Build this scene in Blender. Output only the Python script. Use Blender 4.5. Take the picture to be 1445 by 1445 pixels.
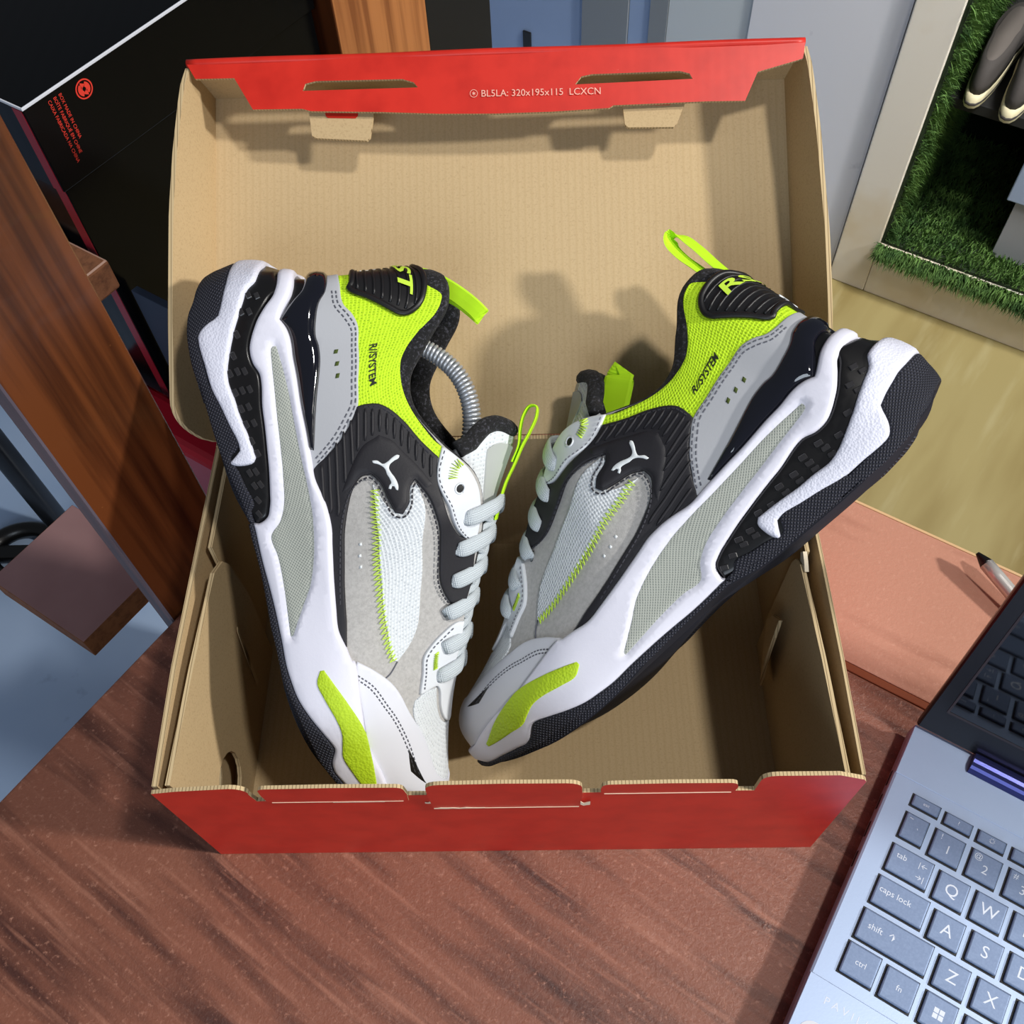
import bpy, bmesh, math, random, json
import numpy as np
from mathutils import Matrix, Vector
from mathutils.geometry import delaunay_2d_cdt
for o in list(bpy.data.objects): bpy.data.objects.remove(o)
scene = bpy.context.scene
COL = scene.collection
K = .001                                   # everything below is written in millimetres
random.seed(7)

# ------------------------------------------------------------------ camera
cam_d = bpy.data.cameras.new('camera'); cam = bpy.data.objects.new('camera', cam_d); COL.objects.link(cam)
cam_d.sensor_fit = 'HORIZONTAL'; cam_d.sensor_width = 36; cam_d.lens = 1391.411/1445*36
cam_d.clip_start = .01; cam_d.clip_end = 50
RT = Vector((0.99931148, -0.00241369, -0.03702342)); DN = Vector((-0.02191436, -0.84361605, -0.5364995)); FW = Vector((-0.02993861, 0.53694146, -0.8430881))
m = Matrix.Identity(4)
for i in range(3):
    m[i][0] = RT[i]; m[i][1] = -DN[i]; m[i][2] = -FW[i]
m[0][3], m[1][3], m[2][3] = 179.4909*K, -132.3259*K, 549.9644*K
cam.matrix_world = m
scene.camera = cam

# ------------------------------------------------------------------ light
world = bpy.data.worlds.new('World'); scene.world = world; world.use_nodes = True
bg = world.node_tree.nodes['Background']; bg.inputs[0].default_value = (.80, .88, 1., 1); bg.inputs[1].default_value = .13
def area(name, az, el, dist, size, power, col, target=(170, 120, 60)):
    d = bpy.data.lights.new(name, 'AREA'); d.shape = 'DISK'; d.size = size; d.energy = power; d.color = col
    o = bpy.data.objects.new(name, d); COL.objects.link(o)
    a, e = math.radians(az), math.radians(el)
    v = Vector((math.cos(e)*math.cos(a), math.cos(e)*math.sin(a), math.sin(e)))
    o.location = Vector(target)*K + v*dist; o.rotation_euler = v.to_track_quat('Z', 'Y').to_euler()
    return o
area('shop_lamp', -12, 34, 2.2, .14, 37, (1., .97, .91))
area('ceiling_lamp', -20, 66, 2.0, .16, 17, (1., .97, .92))
area('doorway_daylight', -97, 26, 2.6, 1.5, 24, (.78, .88, 1.))          # open shop door behind the photographer
area('cabinet_fill', -52, 66, 2.0, .3, 5, (1., .97, .93), target=(700, 1150, -450)).data.spread = math.radians(66)  # added fill with no visible source, brightens the cabinet and back wall
scene.view_settings.view_transform = 'Standard'; scene.view_settings.look = 'None'
scene.view_settings.exposure = 0; scene.view_settings.gamma = 1; scene.view_settings.use_curve_mapping = False

# ------------------------------------------------------------------ helpers
def N(nt, t, **kw):
    n = nt.nodes.new(t)
    for k, v in kw.items():
        if k in n.inputs: n.inputs[k].default_value = v
        else: setattr(n, k, v)
    return n
def lin(c):
    f = lambda x: x/12.92 if x <= .04045 else ((x+.055)/1.055)**2.4
    return tuple(f(x/255) for x in c)+(1,)
MATS = {}
def mat(name, rgb, rough=.6, metal=0, spec=.5, coat=0, trans=0, bump=None, mix=None, sheen=0, ior=None):
    """rgb 0-255; bump=(kind,scale,strength[,coord]); mix=(kind,scale,rgb2,lo,hi[,stretch])"""
    m_ = bpy.data.materials.new(name); m_.use_nodes = True; nt = m_.node_tree; b = nt.nodes['Principled BSDF']
    b.inputs['Base Color'].default_value = lin(rgb); b.inputs['Roughness'].default_value = rough; b.inputs['Metallic'].default_value = metal
    b.inputs['Specular IOR Level'].default_value = spec; b.inputs['Coat Weight'].default_value = coat; b.inputs['Transmission Weight'].default_value = trans
    b.inputs['Sheen Weight'].default_value = sheen
    if ior: b.inputs['IOR'].default_value = ior
    tc = N(nt, 'ShaderNodeTexCoord')
    def tex(kind, scale, coord='Object', stretch=(1, 1, 1), rot=(0, 0, 0)):
        mp = N(nt, 'ShaderNodeMapping'); mp.inputs['Scale'].default_value = stretch; mp.inputs['Rotation'].default_value = rot
        if rot[2] and coord == 'Object':                                   # turned grain: rotate first, then stretch
            mp.vector_type = 'TEXTURE'; mp.inputs['Scale'].default_value = tuple(1/q for q in stretch)
        nt.links.new(tc.outputs[coord], mp.inputs[0])
        if kind == 'noise': t = N(nt, 'ShaderNodeTexNoise', Scale=scale, Detail=4.); out = t.outputs[0]
        elif kind == 'fine': t = N(nt, 'ShaderNodeTexNoise', Scale=scale, Detail=8., Roughness=.7); out = t.outputs[0]
        elif kind == 'voro': t = N(nt, 'ShaderNodeTexVoronoi', Scale=scale); out = t.outputs[0]
        elif kind == 'hex': t = N(nt, 'ShaderNodeTexVoronoi', Scale=scale, Randomness=.25); out = t.outputs[0]
        elif kind == 'wave': t = N(nt, 'ShaderNodeTexWave', Scale=scale, Distortion=1.2, **{'Detail Scale': 2.}); out = t.outputs[1]
        elif kind == 'lines': t = N(nt, 'ShaderNodeTexWave', Scale=scale); out = t.outputs[1]
        elif kind == 'weave':
            t1 = N(nt, 'ShaderNodeTexWave', Scale=scale, bands_direction='X'); t2 = N(nt, 'ShaderNodeTexWave', Scale=scale, bands_direction='Y')
            nt.links.new(mp.outputs[0], t1.inputs[0]); nt.links.new(mp.outputs[0], t2.inputs[0])
            mm = N(nt, 'ShaderNodeMath', operation='MULTIPLY'); nt.links.new(t1.outputs[1], mm.inputs[0]); nt.links.new(t2.outputs[1], mm.inputs[1]); return mm.outputs[0]
        nt.links.new(mp.outputs[0], t.inputs[0]); return out
    cur = None
    for mx in (mix if isinstance(mix, list) else [mix] if mix else []):
        kind, scale, rgb2, lo, hi = mx[:5]; kw = mx[5] if len(mx) > 5 else {}
        o_ = tex(kind, scale, **kw); mr = N(nt, 'ShaderNodeMapRange'); mr.inputs[1].default_value = lo; mr.inputs[2].default_value = hi
        nt.links.new(o_, mr.inputs[0]); mc = N(nt, 'ShaderNodeMix', data_type='RGBA')
        nt.links.new(mr.outputs[0], mc.inputs[0])
        if cur is None: mc.inputs[6].default_value = lin(rgb)
        else: nt.links.new(cur, mc.inputs[6])
        mc.inputs[7].default_value = lin(rgb2); cur = mc.outputs[2]
    if cur is not None: nt.links.new(cur, b.inputs['Base Color'])
    nrm = None
    for bp in (bump if isinstance(bump, list) else [bump] if bump else []):
        kind, scale, st = bp[:3]; kw = bp[3] if len(bp) > 3 else {}
        o_ = tex(kind, scale, **kw); bn = N(nt, 'ShaderNodeBump', Strength=st, Distance=.001)
        nt.links.new(o_, bn.inputs['Height'])
        if nrm: nt.links.new(nrm, bn.inputs['Normal'])
        nrm = bn.outputs[0]
    if nrm: nt.links.new(nrm, b.inputs['Normal'])
    MATS[name] = m_; return m_
UVc = {'coord': 'UV'}
def mobj(name, V, F, mt, parent=None, smooth=False, uv=None, kind=None, label=None, mats=None, midx=None):
    me = bpy.data.meshes.new(name); V = np.asarray(V, float)*K
    me.from_pydata([tuple(v) for v in V], [], [tuple(f) for f in F])
    for q in (mats or [mt]): me.materials.append(MATS[q])
    if midx is not None: me.polygons.foreach_set('material_index', midx)
    if smooth: me.polygons.foreach_set('use_smooth', [True]*len(me.polygons))
    if uv is not None:
        l = me.uv_layers.new(name='uv'); idx = np.empty(len(me.loops), int); me.loops.foreach_get('vertex_index', idx)
        l.data.foreach_set('uv', (np.asarray(uv, float)[idx]).ravel())
    me.update(); o = bpy.data.objects.new(name, me); COL.objects.link(o)
    if parent: o.parent = parent
    if kind: o['kind'] = kind
    if label: o['label'] = label
    return o
def thing(name, label, cat, loc=(0, 0, 0), rz=0, group=None, mw=None):
    o = bpy.data.objects.new(name, None); COL.objects.link(o); o.empty_display_size = .02
    if mw is not None: o.matrix_world = mw
    else: o.location = Vector(loc)*K; o.rotation_euler = (0, 0, rz)
    o['label'] = label; o['category'] = cat
    if group: o['group'] = group
    return o
def tag(o, label, cat, group=None):
    o['label'] = label; o['category'] = cat
    if group: o['group'] = group
    return o
def fixn(V, F):
    bm = bmesh.new(); vs = [bm.verts.new(v) for v in V]
    for f in F:
        try: bm.faces.new([vs[i] for i in f])
        except ValueError: pass
    bmesh.ops.recalc_face_normals(bm, faces=bm.faces[:]); bm.verts.index_update()
    r = ([tuple(v.co) for v in bm.verts], [tuple(v.index for v in f.verts) for f in bm.faces]); bm.free(); return r
def boxg(x0, x1, y0, y1, z0, z1, bev=0, seg=2):
    bm = bmesh.new(); bmesh.ops.create_cube(bm, size=1)
    for v in bm.verts: v.co = Vector(((x0+x1)/2+v.co.x*(x1-x0), (y0+y1)/2+v.co.y*(y1-y0), (z0+z1)/2+v.co.z*(z1-z0)))
    if bev: bmesh.ops.bevel(bm, geom=bm.edges[:], offset=bev, segments=seg, affect='EDGES', profile=.5)
    bm.verts.index_update(); r = ([tuple(v.co) for v in bm.verts], [tuple(v.index for v in f.verts) for f in bm.faces]); bm.free(); return r
def sheet(P, n, t, holes=()):
    """closed outline P (3D) with holes, extruded by t along n; material 0 = P side, 1 = far side, 2 = edges"""
    from mathutils.geometry import tessellate_polygon
    loops = [[Vector(p) for p in P]]+[[Vector(p) for p in h] for h in holes]; Q = [p for l in loops for p in l]; n = Vector(n).normalized()*t; k = len(Q)
    V = [tuple(p) for p in Q]+[tuple(p+n) for p in Q]; F = []; mi = []
    for a, b, c in tessellate_polygon(loops):
        s = (Q[b]-Q[a]).cross(Q[c]-Q[a]).dot(n) > 0
        F.append((a, c, b) if s else (a, b, c)); mi.append(0); F.append((a+k, b+k, c+k) if s else (a+k, c+k, b+k)); mi.append(1)
    st = 0
    for li, l in enumerate(loops):
        m_ = len(l); nn = Vector((0, 0, 0))
        for i in range(m_): nn += (l[i]-l[0]).cross(l[(i+1) % m_]-l[0])
        fl = (nn.dot(n) > 0) != (li > 0)
        for i in range(m_):
            p, q = st+i, st+(i+1) % m_; F.append((p, q, q+k, p+k) if fl else (q, p, p+k, q+k)); mi.append(2)
        st += m_
    return V, F, mi
def catmull(P, step, closed=False, corner=None):
    P = np.asarray(P, float); n = len(P); out = []
    if closed and corner:
        d1 = P-np.roll(P, 1, 0); d2 = np.roll(P, -1, 0)-P
        ca = (d1*d2).sum(1)/(np.linalg.norm(d1, axis=1)*np.linalg.norm(d2, axis=1)+1e-9); sharp = ca < math.cos(math.radians(corner))
    else: sharp = np.zeros(n, bool)
    rng = range(n) if closed else range(n-1)
    for i in rng:
        p1, p2 = P[i], P[(i+1) % n]; p0 = P[(i-1) % n] if (closed or i > 0) else p1*2-p2; p3 = P[(i+2) % n] if (closed or i < n-2) else p2*2-p1
        L = np.linalg.norm(p2-p1); 
        if L < 1e-6: continue
        l0 = max(np.linalg.norm(p1-p0), 1e-6); l3 = max(np.linalg.norm(p3-p2), 1e-6)
        m1 = (p2-p1) if sharp[i] else ((p1-p0)/l0*L*.5+(p2-p1)*.5); m2 = (p2-p1) if sharp[(i+1) % n] else ((p3-p2)/l3*L*.5+(p2-p1)*.5)
        k = max(1, int(round(L/step)))
        for j in range(k):
            u = j/k; out.append((2*u**3-3*u*u+1)*p1+(u**3-2*u*u+u)*m1+(3*u*u-2*u**3)*p2+(u**3-u*u)*m2)
    if not closed: out.append(P[-1])
    return np.array(out)
def ribbon(pts, ups, w, t, nseg=10, closed=False, flat=3.):
    """strap with a rounded-rectangular section; w half width, t half thickness (numbers or arrays); ups = thickness direction"""
    pts = np.asarray(pts, float); ups = np.asarray(ups, float); n = len(pts)
    tg = np.gradient(pts, axis=0) if not closed else np.roll(pts, -1, 0)-np.roll(pts, 1, 0)
    tg /= np.linalg.norm(tg, axis=1, keepdims=True)+1e-9; sd = np.cross(tg, ups); sd /= np.linalg.norm(sd, axis=1, keepdims=True)+1e-9; up = np.cross(sd, tg)
    w = np.broadcast_to(w, (n,)); t = np.broadcast_to(t, (n,)); th = np.linspace(0, 2*math.pi, nseg, endpoint=False)
    c, s = np.cos(th), np.sin(th); c = np.sign(c)*np.abs(c)**(2/flat); s = np.sign(s)*np.abs(s)**(2/flat)
    V = (pts[:, None]+sd[:, None]*(c[None, :, None]*w[:, None, None])+up[:, None]*(s[None, :, None]*t[:, None, None])).reshape(-1, 3); F = []
    for i in range(n if closed else n-1):
        for j in range(nseg):
            a = i*nseg+j; b = i*nseg+(j+1) % nseg; i2 = (i+1) % n; F.append((a, b, i2*nseg+(j+1) % nseg, i2*nseg+j))
    if not closed: F.append(tuple(range(nseg-1, -1, -1))); F.append(tuple((n-1)*nseg+j for j in range(nseg)))
    L = np.concatenate([[0], np.cumsum(np.linalg.norm(np.diff(pts, axis=0), axis=1))])
    uv = np.stack([np.repeat(L, nseg), np.tile(np.arange(nseg)*2*w.mean()*2/nseg, n)], 1)*.1
    return V, F, uv
def textmesh(s, size, align='CENTER', font_shear=0, bold=0):
    cu = bpy.data.curves.new('tmp', 'FONT'); cu.body = s; cu.size = size; cu.align_x = align; cu.align_y = 'CENTER'; cu.shear = font_shear; cu.offset = bold; cu.resolution_u = 3
    o = bpy.data.objects.new('tmp', cu); COL.objects.link(o); dg = bpy.context.evaluated_depsgraph_get(); dg.update()
    me = o.evaluated_get(dg).to_mesh(); V = [tuple(v.co) for v in me.vertices]; F = [tuple(p.vertices) for p in me.polygons]
    o.evaluated_get(dg).to_mesh_clear(); bpy.data.objects.remove(o); bpy.data.curves.remove(cu); return np.array(V), F
def finetext(V, F, cuts=3):
    bm = bmesh.new(); vs = [bm.verts.new(v) for v in V]
    for f in F:
        try: bm.faces.new([vs[i] for i in f])
        except ValueError: pass
    bmesh.ops.triangulate(bm, faces=bm.faces[:]); bmesh.ops.subdivide_edges(bm, edges=bm.edges[:], cuts=cuts, use_grid_fill=True); bmesh.ops.triangulate(bm, faces=bm.faces[:]); bm.verts.index_update()
    r = (np.array([tuple(v.co) for v in bm.verts]), [tuple(v.index for v in f.verts) for f in bm.faces]); bm.free(); return r
def flat_text(name, s, size, origin, ux, uy, mt, parent, lift=.15, align='CENTER', shear=0, bold=0, kind=None):
    V, F = textmesh(s, size, align, shear, bold); ux = np.array(ux, float); uy = np.array(uy, float); n = np.cross(ux, uy)
    W = np.array(origin, float)+V[:, :1]*ux+V[:, 1:2]*uy+n*lift
    return mobj(name, W, F, mt, parent)

# ------------------------------------------------------------------ materials
mat('kraft', (198, 173, 134), .85, spec=.2, mix=[('fine', 900, (160, 132, 94), .5, .9), ('lines', 78, (190, 164, 124), .6, 1.3, {'stretch': (1, .001, .001)})], bump=[('fine', 900, .15), ('lines', 78, .025, {'stretch': (1, .001, .001)})])
mat('kraft_wall', (194, 168, 128), .85, spec=.2, mix=('fine', 900, (150, 122, 84), .5, .9), bump=('fine', 900, .15))
mat('kraft_edge', (205, 182, 142), .9, spec=.1, mix=('lines', 190, (96, 74, 48), .8, 1.05, {'stretch': (1, .4, .001)}))
mat('red_print', (208, 44, 31), .4, spec=.4, mix=[('noise', 60, (192, 36, 25), .4, .7), ('fine', 260, (230, 190, 176), .735, .76)], bump=('lines', 60, .006, {'stretch': (1, .001, .001)}))
mat('torn_paper', (232, 216, 190), .95)
mat('print_pale', (236, 178, 160), .6)
mat('table_front', (132, 82, 64), .34, spec=.5, coat=.12, mix=[('noise', 7, (74, 42, 35), .45, .68, {'stretch': (1., 9, 1), 'rot': (0, 0, -.62)}), ('noise', 16, (156, 104, 84), .55, .72, {'stretch': (.7, 9, 1), 'rot': (0, 0, -.62)}), ('fine', 300, (174, 124, 104), .56, .72)], bump=[('fine', 420, .5), ('noise', 160, .25)])
mat('table_back', (188, 134, 112), .5, spec=.4, mix=[('noise', 6, (152, 100, 80), .48, .74, {'stretch': (1., 7, 1), 'rot': (0, 0, -.569)}), ('fine', 300, (202, 150, 128), .55, .75)], bump=('fine', 380, .35))
mat('table_edge', (212, 176, 130), .6)
mat('trim_brown', (126, 62, 32), .45)
mat('plank_wood', (104, 56, 27), .36, spec=.5, coat=.1, mix=[('noise', 9, (62, 30, 14), .4, .66, {'stretch': (14, 14, .55)}), ('fine', 300, (158, 100, 52), .68, .8)])
mat('plank_side', (112, 102, 112), .6, mix=('noise', 12, (92, 82, 92), .4, .7))
mat('post_wood', (178, 116, 66), .5, mix=('noise', 9, (130, 76, 38), .4, .66, {'stretch': (14, 14, .5)}))
mat('board_tan', (214, 174, 152), .8, mix=('noise', 10, (196, 154, 134), .35, .7)); mat('board_pink', (178, 138, 136), .8, mix=('noise', 10, (152, 114, 114), .35, .7))
mat('board_end', (150, 98, 66), .8, mix=('fine', 120, (104, 64, 42), .45, .7))
mat('floor_blue', (186, 208, 238), .35, spec=.5, mix=[('noise', 3, (160, 186, 222), .4, .68), ('noise', 14, (104, 126, 164), .66, .8)])
mat('floor_wood', (152, 139, 94), .42, spec=.4, mix=[('noise', 2.2, (130, 114, 70), .4, .7, {'stretch': (1., 6, 1), 'rot': (0, 0, .956)}), ('noise', 5, (166, 156, 116), .55, .8, {'stretch': (1, 6, 1), 'rot': (0, 0, .956)})])
mat('cab_side', (216, 218, 226), .55, mix=('noise', 20, (186, 188, 198), .68, .76))
mat('cab_front', (232, 226, 214), .6, mix=('noise', 6, (214, 196, 160), .5, .78))
mat('cab_dark', (24, 24, 24), .8)
mat('grass', (96, 132, 62), .8, mix=('noise', 30, (56, 92, 40), .4, .65))
mat('grass_base', (30, 48, 22), .9)
mat('wall_blue', (150, 170, 204), .6, mix=('noise', 3, (128, 150, 186), .4, .7))
mat('wall_grey', (124, 130, 136), .6); mat('wall_pale', (190, 198, 204), .6); mat('dark', (14, 14, 16), .5)
mat('black_gloss', (7, 8, 10), .2, spec=.14, bump=('lines', 30, .03, {'stretch': (1, .001, .001)}))
mat('carton_white', (214, 218, 228), .6); mat('ink_red', (222, 58, 44), .5); mat('carton_red', (148, 24, 40), .4)
mat('red_bag', (176, 26, 44), .3, spec=.5); mat('slate', (48, 60, 80), .6)
mat('shoe_dark', (62, 58, 56), .85, bump=('fine', 300, .3)); mat('sole_cream', (206, 198, 164), .7); mat('shoe_insole', (88, 82, 78), .9)
mat('grey_card', (150, 152, 158), .6); mat('blue_card', (150, 168, 198), .5)
mat('silver', (156, 174, 204), .42, metal=.3, spec=.5, bump=('fine', 900, .04)); mat('silver_dark', (70, 66, 70), .5, metal=.3)
mat('keycap', (112, 130, 162), .5, metal=.25, spec=.4, mix=('fine', 700, (124, 142, 174), .4, .7)); mat('key_ink', (214, 222, 236), .5); mat('gap_and_shade', (18, 18, 24), .6)
mat('hinge_blue', (58, 62, 118), .28, metal=.7); mat('bezel', (14, 13, 13), .32); mat('screen', (4, 4, 5), .04, spec=.7)
mat('chrome', (214, 210, 206), .22, metal=.45); mat('pen_black', (16, 14, 14), .3)
mat('spring_steel', (196, 200, 206), .3, metal=.55, spec=.6); mat('knob_black', (20, 20, 20), .4)
# shoe
mat('midsole_white', (226, 226, 240), .5, spec=.4, bump=('fine', 500, .12)); mat('fin_white', (222, 224, 240), .5, bump=('voro', 900, .25))
mat('rubber', (34, 35, 44), .7, spec=.35, bump=('weave', 2.1, .9, {'coord': 'UV', 'rot': (0, 0, .8)}), mix=('weave', 2.1, (70, 72, 86), .2, .7, {'coord': 'UV', 'rot': (0, 0, .8)}))
mat('tpu', (20, 19, 20), .3, spec=.5); mat('stud_black', (46, 45, 47), .2); mat('wing', (10, 11, 22), .06, spec=.8, coat=.6)
mat('window_mesh', (176, 180, 172), .7, mix=('weave', 2.4, (146, 152, 144), .15, .6, {'coord': 'UV', 'rot': (0, 0, .785)}), bump=('weave', 2.4, .35, {'coord': 'UV', 'rot': (0, 0, .785)}))
mat('lime_foam', (180, 212, 32), .6, bump=('voro', 800, .3)); mat('lime_web', (196, 250, 24), .7, bump=('lines', 9, .3, UVc))
mat('lime_mesh', (198, 240, 30), .75, mix=('hex', 5.6, (120, 168, 6), .26, .1, UVc), bump=('hex', 5.6, .6, UVc)); mat('lime_thread', (204, 240, 70), .7)
mat('counter_grey', (178, 180, 186), .5, bump=('fine', 600, .08)); mat('suede', (182, 180, 178), .9, sheen=.3, mix=('fine', 520, (160, 158, 156), .4, .7), bump=('fine', 900, .25))
mat('overlay', (34, 33, 38), .58, spec=.4, bump=('fine', 700, .12)); mat('leather_white', (218, 222, 228), .48, bump=('fine', 300, .06)); mat('toe_white', (214, 216, 226), .45, bump=('fine', 300, .05))
mat('mesh_white', (218, 223, 228), .75, mix=('hex', 5.2, (174, 182, 190), .26, .1, UVc), bump=('hex', 5.2, .7, UVc))
mat('knit_black', (13, 13, 16), .9, sheen=.05, mix=('fine', 620, (82, 82, 92), .52, .68), bump=('fine', 600, .9)); mat('lining', (13, 13, 15), .95)
mat('tongue_grey', (176, 180, 178), .55); mat('lace_white', (214, 222, 228), .8, mix=('lines', 6.5, (172, 184, 192), .35, 0., {'coord': 'UV', 'rot': (0, 0, 1.57)}), bump=('weave', 5, .6, UVc))
mat('logo_white', (222, 228, 232), .5); mat('thread_dark', (50, 50, 58), .8); mat('thread_grey', (96, 98, 108), .8); mat('ink_black', (24, 30, 14), .7); mat('tab_rubber', (24, 23, 25), .42)
mat('hole', (70, 84, 30), .9); mat('eyelet_dark', (14, 14, 14), .6)
# ------------------------------------------------------------------ the place; table frame: e1 along the table's left edge, e2 along its back edge
E1 = np.array([.57695, .81678, 0]); E2 = np.array([.84274, -.53833, 0]); CT = np.array([122.27, 390.56, 0])
def fr(a, b, z): return tuple(CT+E1*a+E2*b+np.array([0, 0, z]))
E1C = np.array([.53833, .84274, 0])                                     # the cabinet and the wall behind stand square to the back edge
def frc(a, b, z): return tuple(CT+E1C*a+E2*b+np.array([0, 0, z]))
def fbox(name, a0, a1, b0, b1, z0, z1, mt, parent=None, bev=0, seg=2, loc=None, mats=None, pick=None, fr_=None):
    V, F = boxg(a0, a1, b0, b1, z0, z1, bev, seg); W = [(fr_ or fr)(*v) for v in V]; V2, F2 = fixn(W, F)
    midx = None
    if mats:
        c = np.array([(a0+a1)/2, (b0+b1)/2, (z0+z1)/2]); midx = []
        for f in F2:
            q = np.array([V2[i] for i in f]).mean(0)-CT; q = np.array([q@E1, q@E2, q[2]]); d = (q-c)/np.array([(a1-a0)/2, (b1-b0)/2, (z1-z0)/2]); k = int(np.argmax(np.abs(d))); midx.append(pick(k, d[k]))
    return mobj(name, V2, F2, mt, parent, mats=mats, midx=midx)
def structure(o): o['kind'] = 'structure'; return o
FZ = -700
structure(fbox('floor', -1500, 1600, -60, 2200, FZ-20, FZ, 'floor_wood'))
structure(fbox('floor', -1500, 1600, -2200, -60.5, FZ-20, FZ, 'floor_blue'))
# wall behind, made of upright panels of different colours
wb = structure(fbox('wall_back', 952, 985, -1600, 73, FZ, 260, 'wall_grey', fr_=frc))
for b0, b1, mt, a in ((-148, 73, 'cab_side', 940), (-282, -149, 'wall_pale', 944), (-313, -283, 'wall_grey', 942), (-350, -314, 'wall_blue', 945), (-434, -351, 'wall_grey', 941), (-900, -435, 'wall_blue', 946)):
    fbox('panel', a, 953, b0, b1, FZ, 258, mt, wb, fr_=frc)
fbox('socket', 943, 947, -552, -536, -470, -440, 'dark', wb, 1, fr_=frc)
# white display cabinet with a grass-lined niche
cab = thing('display_cabinet', 'white display cabinet with a niche lined with artificial grass', 'cabinet', frc(931, 76, FZ))
def cpart(name, *a, **k):
    o = fbox(name, *a, fr_=frc, **k); o.parent = cab; o.matrix_parent_inverse = Matrix.Translation(-cab.location); return o
cpart('side_panel', 931, 1460, 76, 139, FZ, 250, 'cab_front', bev=2)
cpart('plinth', 931, 1460, 139.5, 900, FZ, -596, 'cab_front', bev=2)
cpart('back_panel', 1440, 1460, 139.5, 900, -595, 250, 'cab_dark')
cpart('side_panel', 931, 1460, 860, 900, -595, 250, 'cab_front', bev=2)
cpart('shelf_board', 1004, 1438, 146, 850, -380, -364, 'cab_dark', bev=1)
cpart('grass_backing', 936, 1438, 140, 144.5, -595, 250, 'grass_base')
cpart('grass_backing', 936, 1438, 145, 858, -595, -590, 'grass_base')
def grass(name, gen, n):
    V = []; F = []
    for _ in range(n):
        p, nr, L = gen(); d = np.array([random.uniform(-1, 1) for _ in range(3)]); d = nr+d*.7; d /= np.linalg.norm(d); s = np.cross(d, [random.random(), random.random(), random.random()]); s /= np.linalg.norm(s)+1e-9
        tip = p+d*L+np.array([0, 0, -L*.25]); w = 1.1; k = len(V); V += [p-s*w, p+s*w, p+d*L*.55+s*w*.7, p+d*L*.55-s*w*.7, tip]; F += [(k, k+1, k+2, k+3), (k+3, k+2, k+4)]
    o = mobj(name, V, F, 'grass', None, kind='stuff'); o.parent = cab; o.matrix_parent_inverse = Matrix.Translation(-cab.location); return o
grass('grass_pile', lambda: (np.array(frc(random.uniform(934, 1300), 144.5, random.uniform(-590, 40))), E2, random.uniform(14, 24)), 14000)
grass('grass_pile', lambda: (np.array(frc(random.uniform(934, 1250), random.uniform(145, 480), -590)), np.array([0, 0, 1.]), random.uniform(14, 24)), 12000)
grass('grass_pile', lambda: (np.array(frc(930, random.uniform(139, 480), random.uniform(-616, -592))), -E1C, random.uniform(12, 26)), 5200)

# the table: two boards with a brown strip between them
tb = thing('table', 'brown wood-grain table carrying the red shoe box and the laptop', 'table', fr(-300, 300, -28))
def tpart(par, name, *a, **k):
    o = fbox(name, *a, **k); o.parent = par; o.matrix_parent_inverse = Matrix.Translation(-par.location); return o
tpart(tb, 'front_board', -980, -116.2, 0, 1000, -28, 0, mt='table_front', bev=1.5)
tpart(tb, 'back_board', -111, -2.2, 0, 1000, -28, 0, mt='table_back', bev=.8)
tpart(tb, 'edge_band', -2, 0, 0, 1000, -28, -.2, mt='table_edge', bev=.5)
tpart(tb, 'strip', -116, -111.2, 0, 1000, -28, .05, mt='trim_brown', bev=.6)
for a, b in ((-900, 60), (-120, 60), (-900, 920), (-120, 920)): tpart(tb, 'leg', a, a+50, b, b+50, FZ, -28, mt='plank_wood', bev=2)

# upright plank beside the table, shelf boards behind it
pk = fbox('upright_plank', -303, -243, -19, -3, FZ, 330, 'plank_wood', bev=1, seg=1, mats=['plank_wood', 'plank_side'], pick=lambda k, d: 1 if k == 0 and d < 0 else 0)
tag(pk, 'glossy brown upright plank with a grey edge beside the table', 'plank')
tag(fbox('shelf_board', -330, -245, -224, -120.5, -145, -120, 'board_pink', bev=.6, mats=['board_pink', 'board_end'], pick=lambda k, d: 1 if k < 2 else 0), 'pinkish wooden board end above the blue floor, left of the plank', 'board')
s2 = fbox('shelf_board', -166, -139, -480, -184, 59, 84, 'board_tan', bev=2, mats=['board_tan', 'board_end'], pick=lambda k, d: 1 if k < 2 else 0)
tag(s2, 'pinkish wooden board end in front of the black shoe box', 'board')
tag(fbox('shelf_post', 114, 219, -262, -186, FZ, 400, 'post_wood', bev=1, mats=['post_wood', 'plank_wood'], pick=lambda k, d: 1 if k == 0 else 0), 'square wooden post behind the top of the box lid', 'post')  # one post: shaded front painted as darker wood, lit side lighter
tag(fbox('shelf_divider', 221, 310, -240, -188, FZ, 400, 'dark', bev=1), 'black upright panel next to the wooden post', 'panel')
tag(fbox('slate_board', -128, -122, -196, -90, FZ, 40, 'slate', bev=.5), 'dark slate-blue board under the shelf', 'board')
rbx = fbox('red_carton', -176, -139, -262, -60, FZ, -66, 'red_bag', bev=8, seg=3); tag(rbx, 'glossy dark red package between the plank and the lid', 'package')

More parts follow.
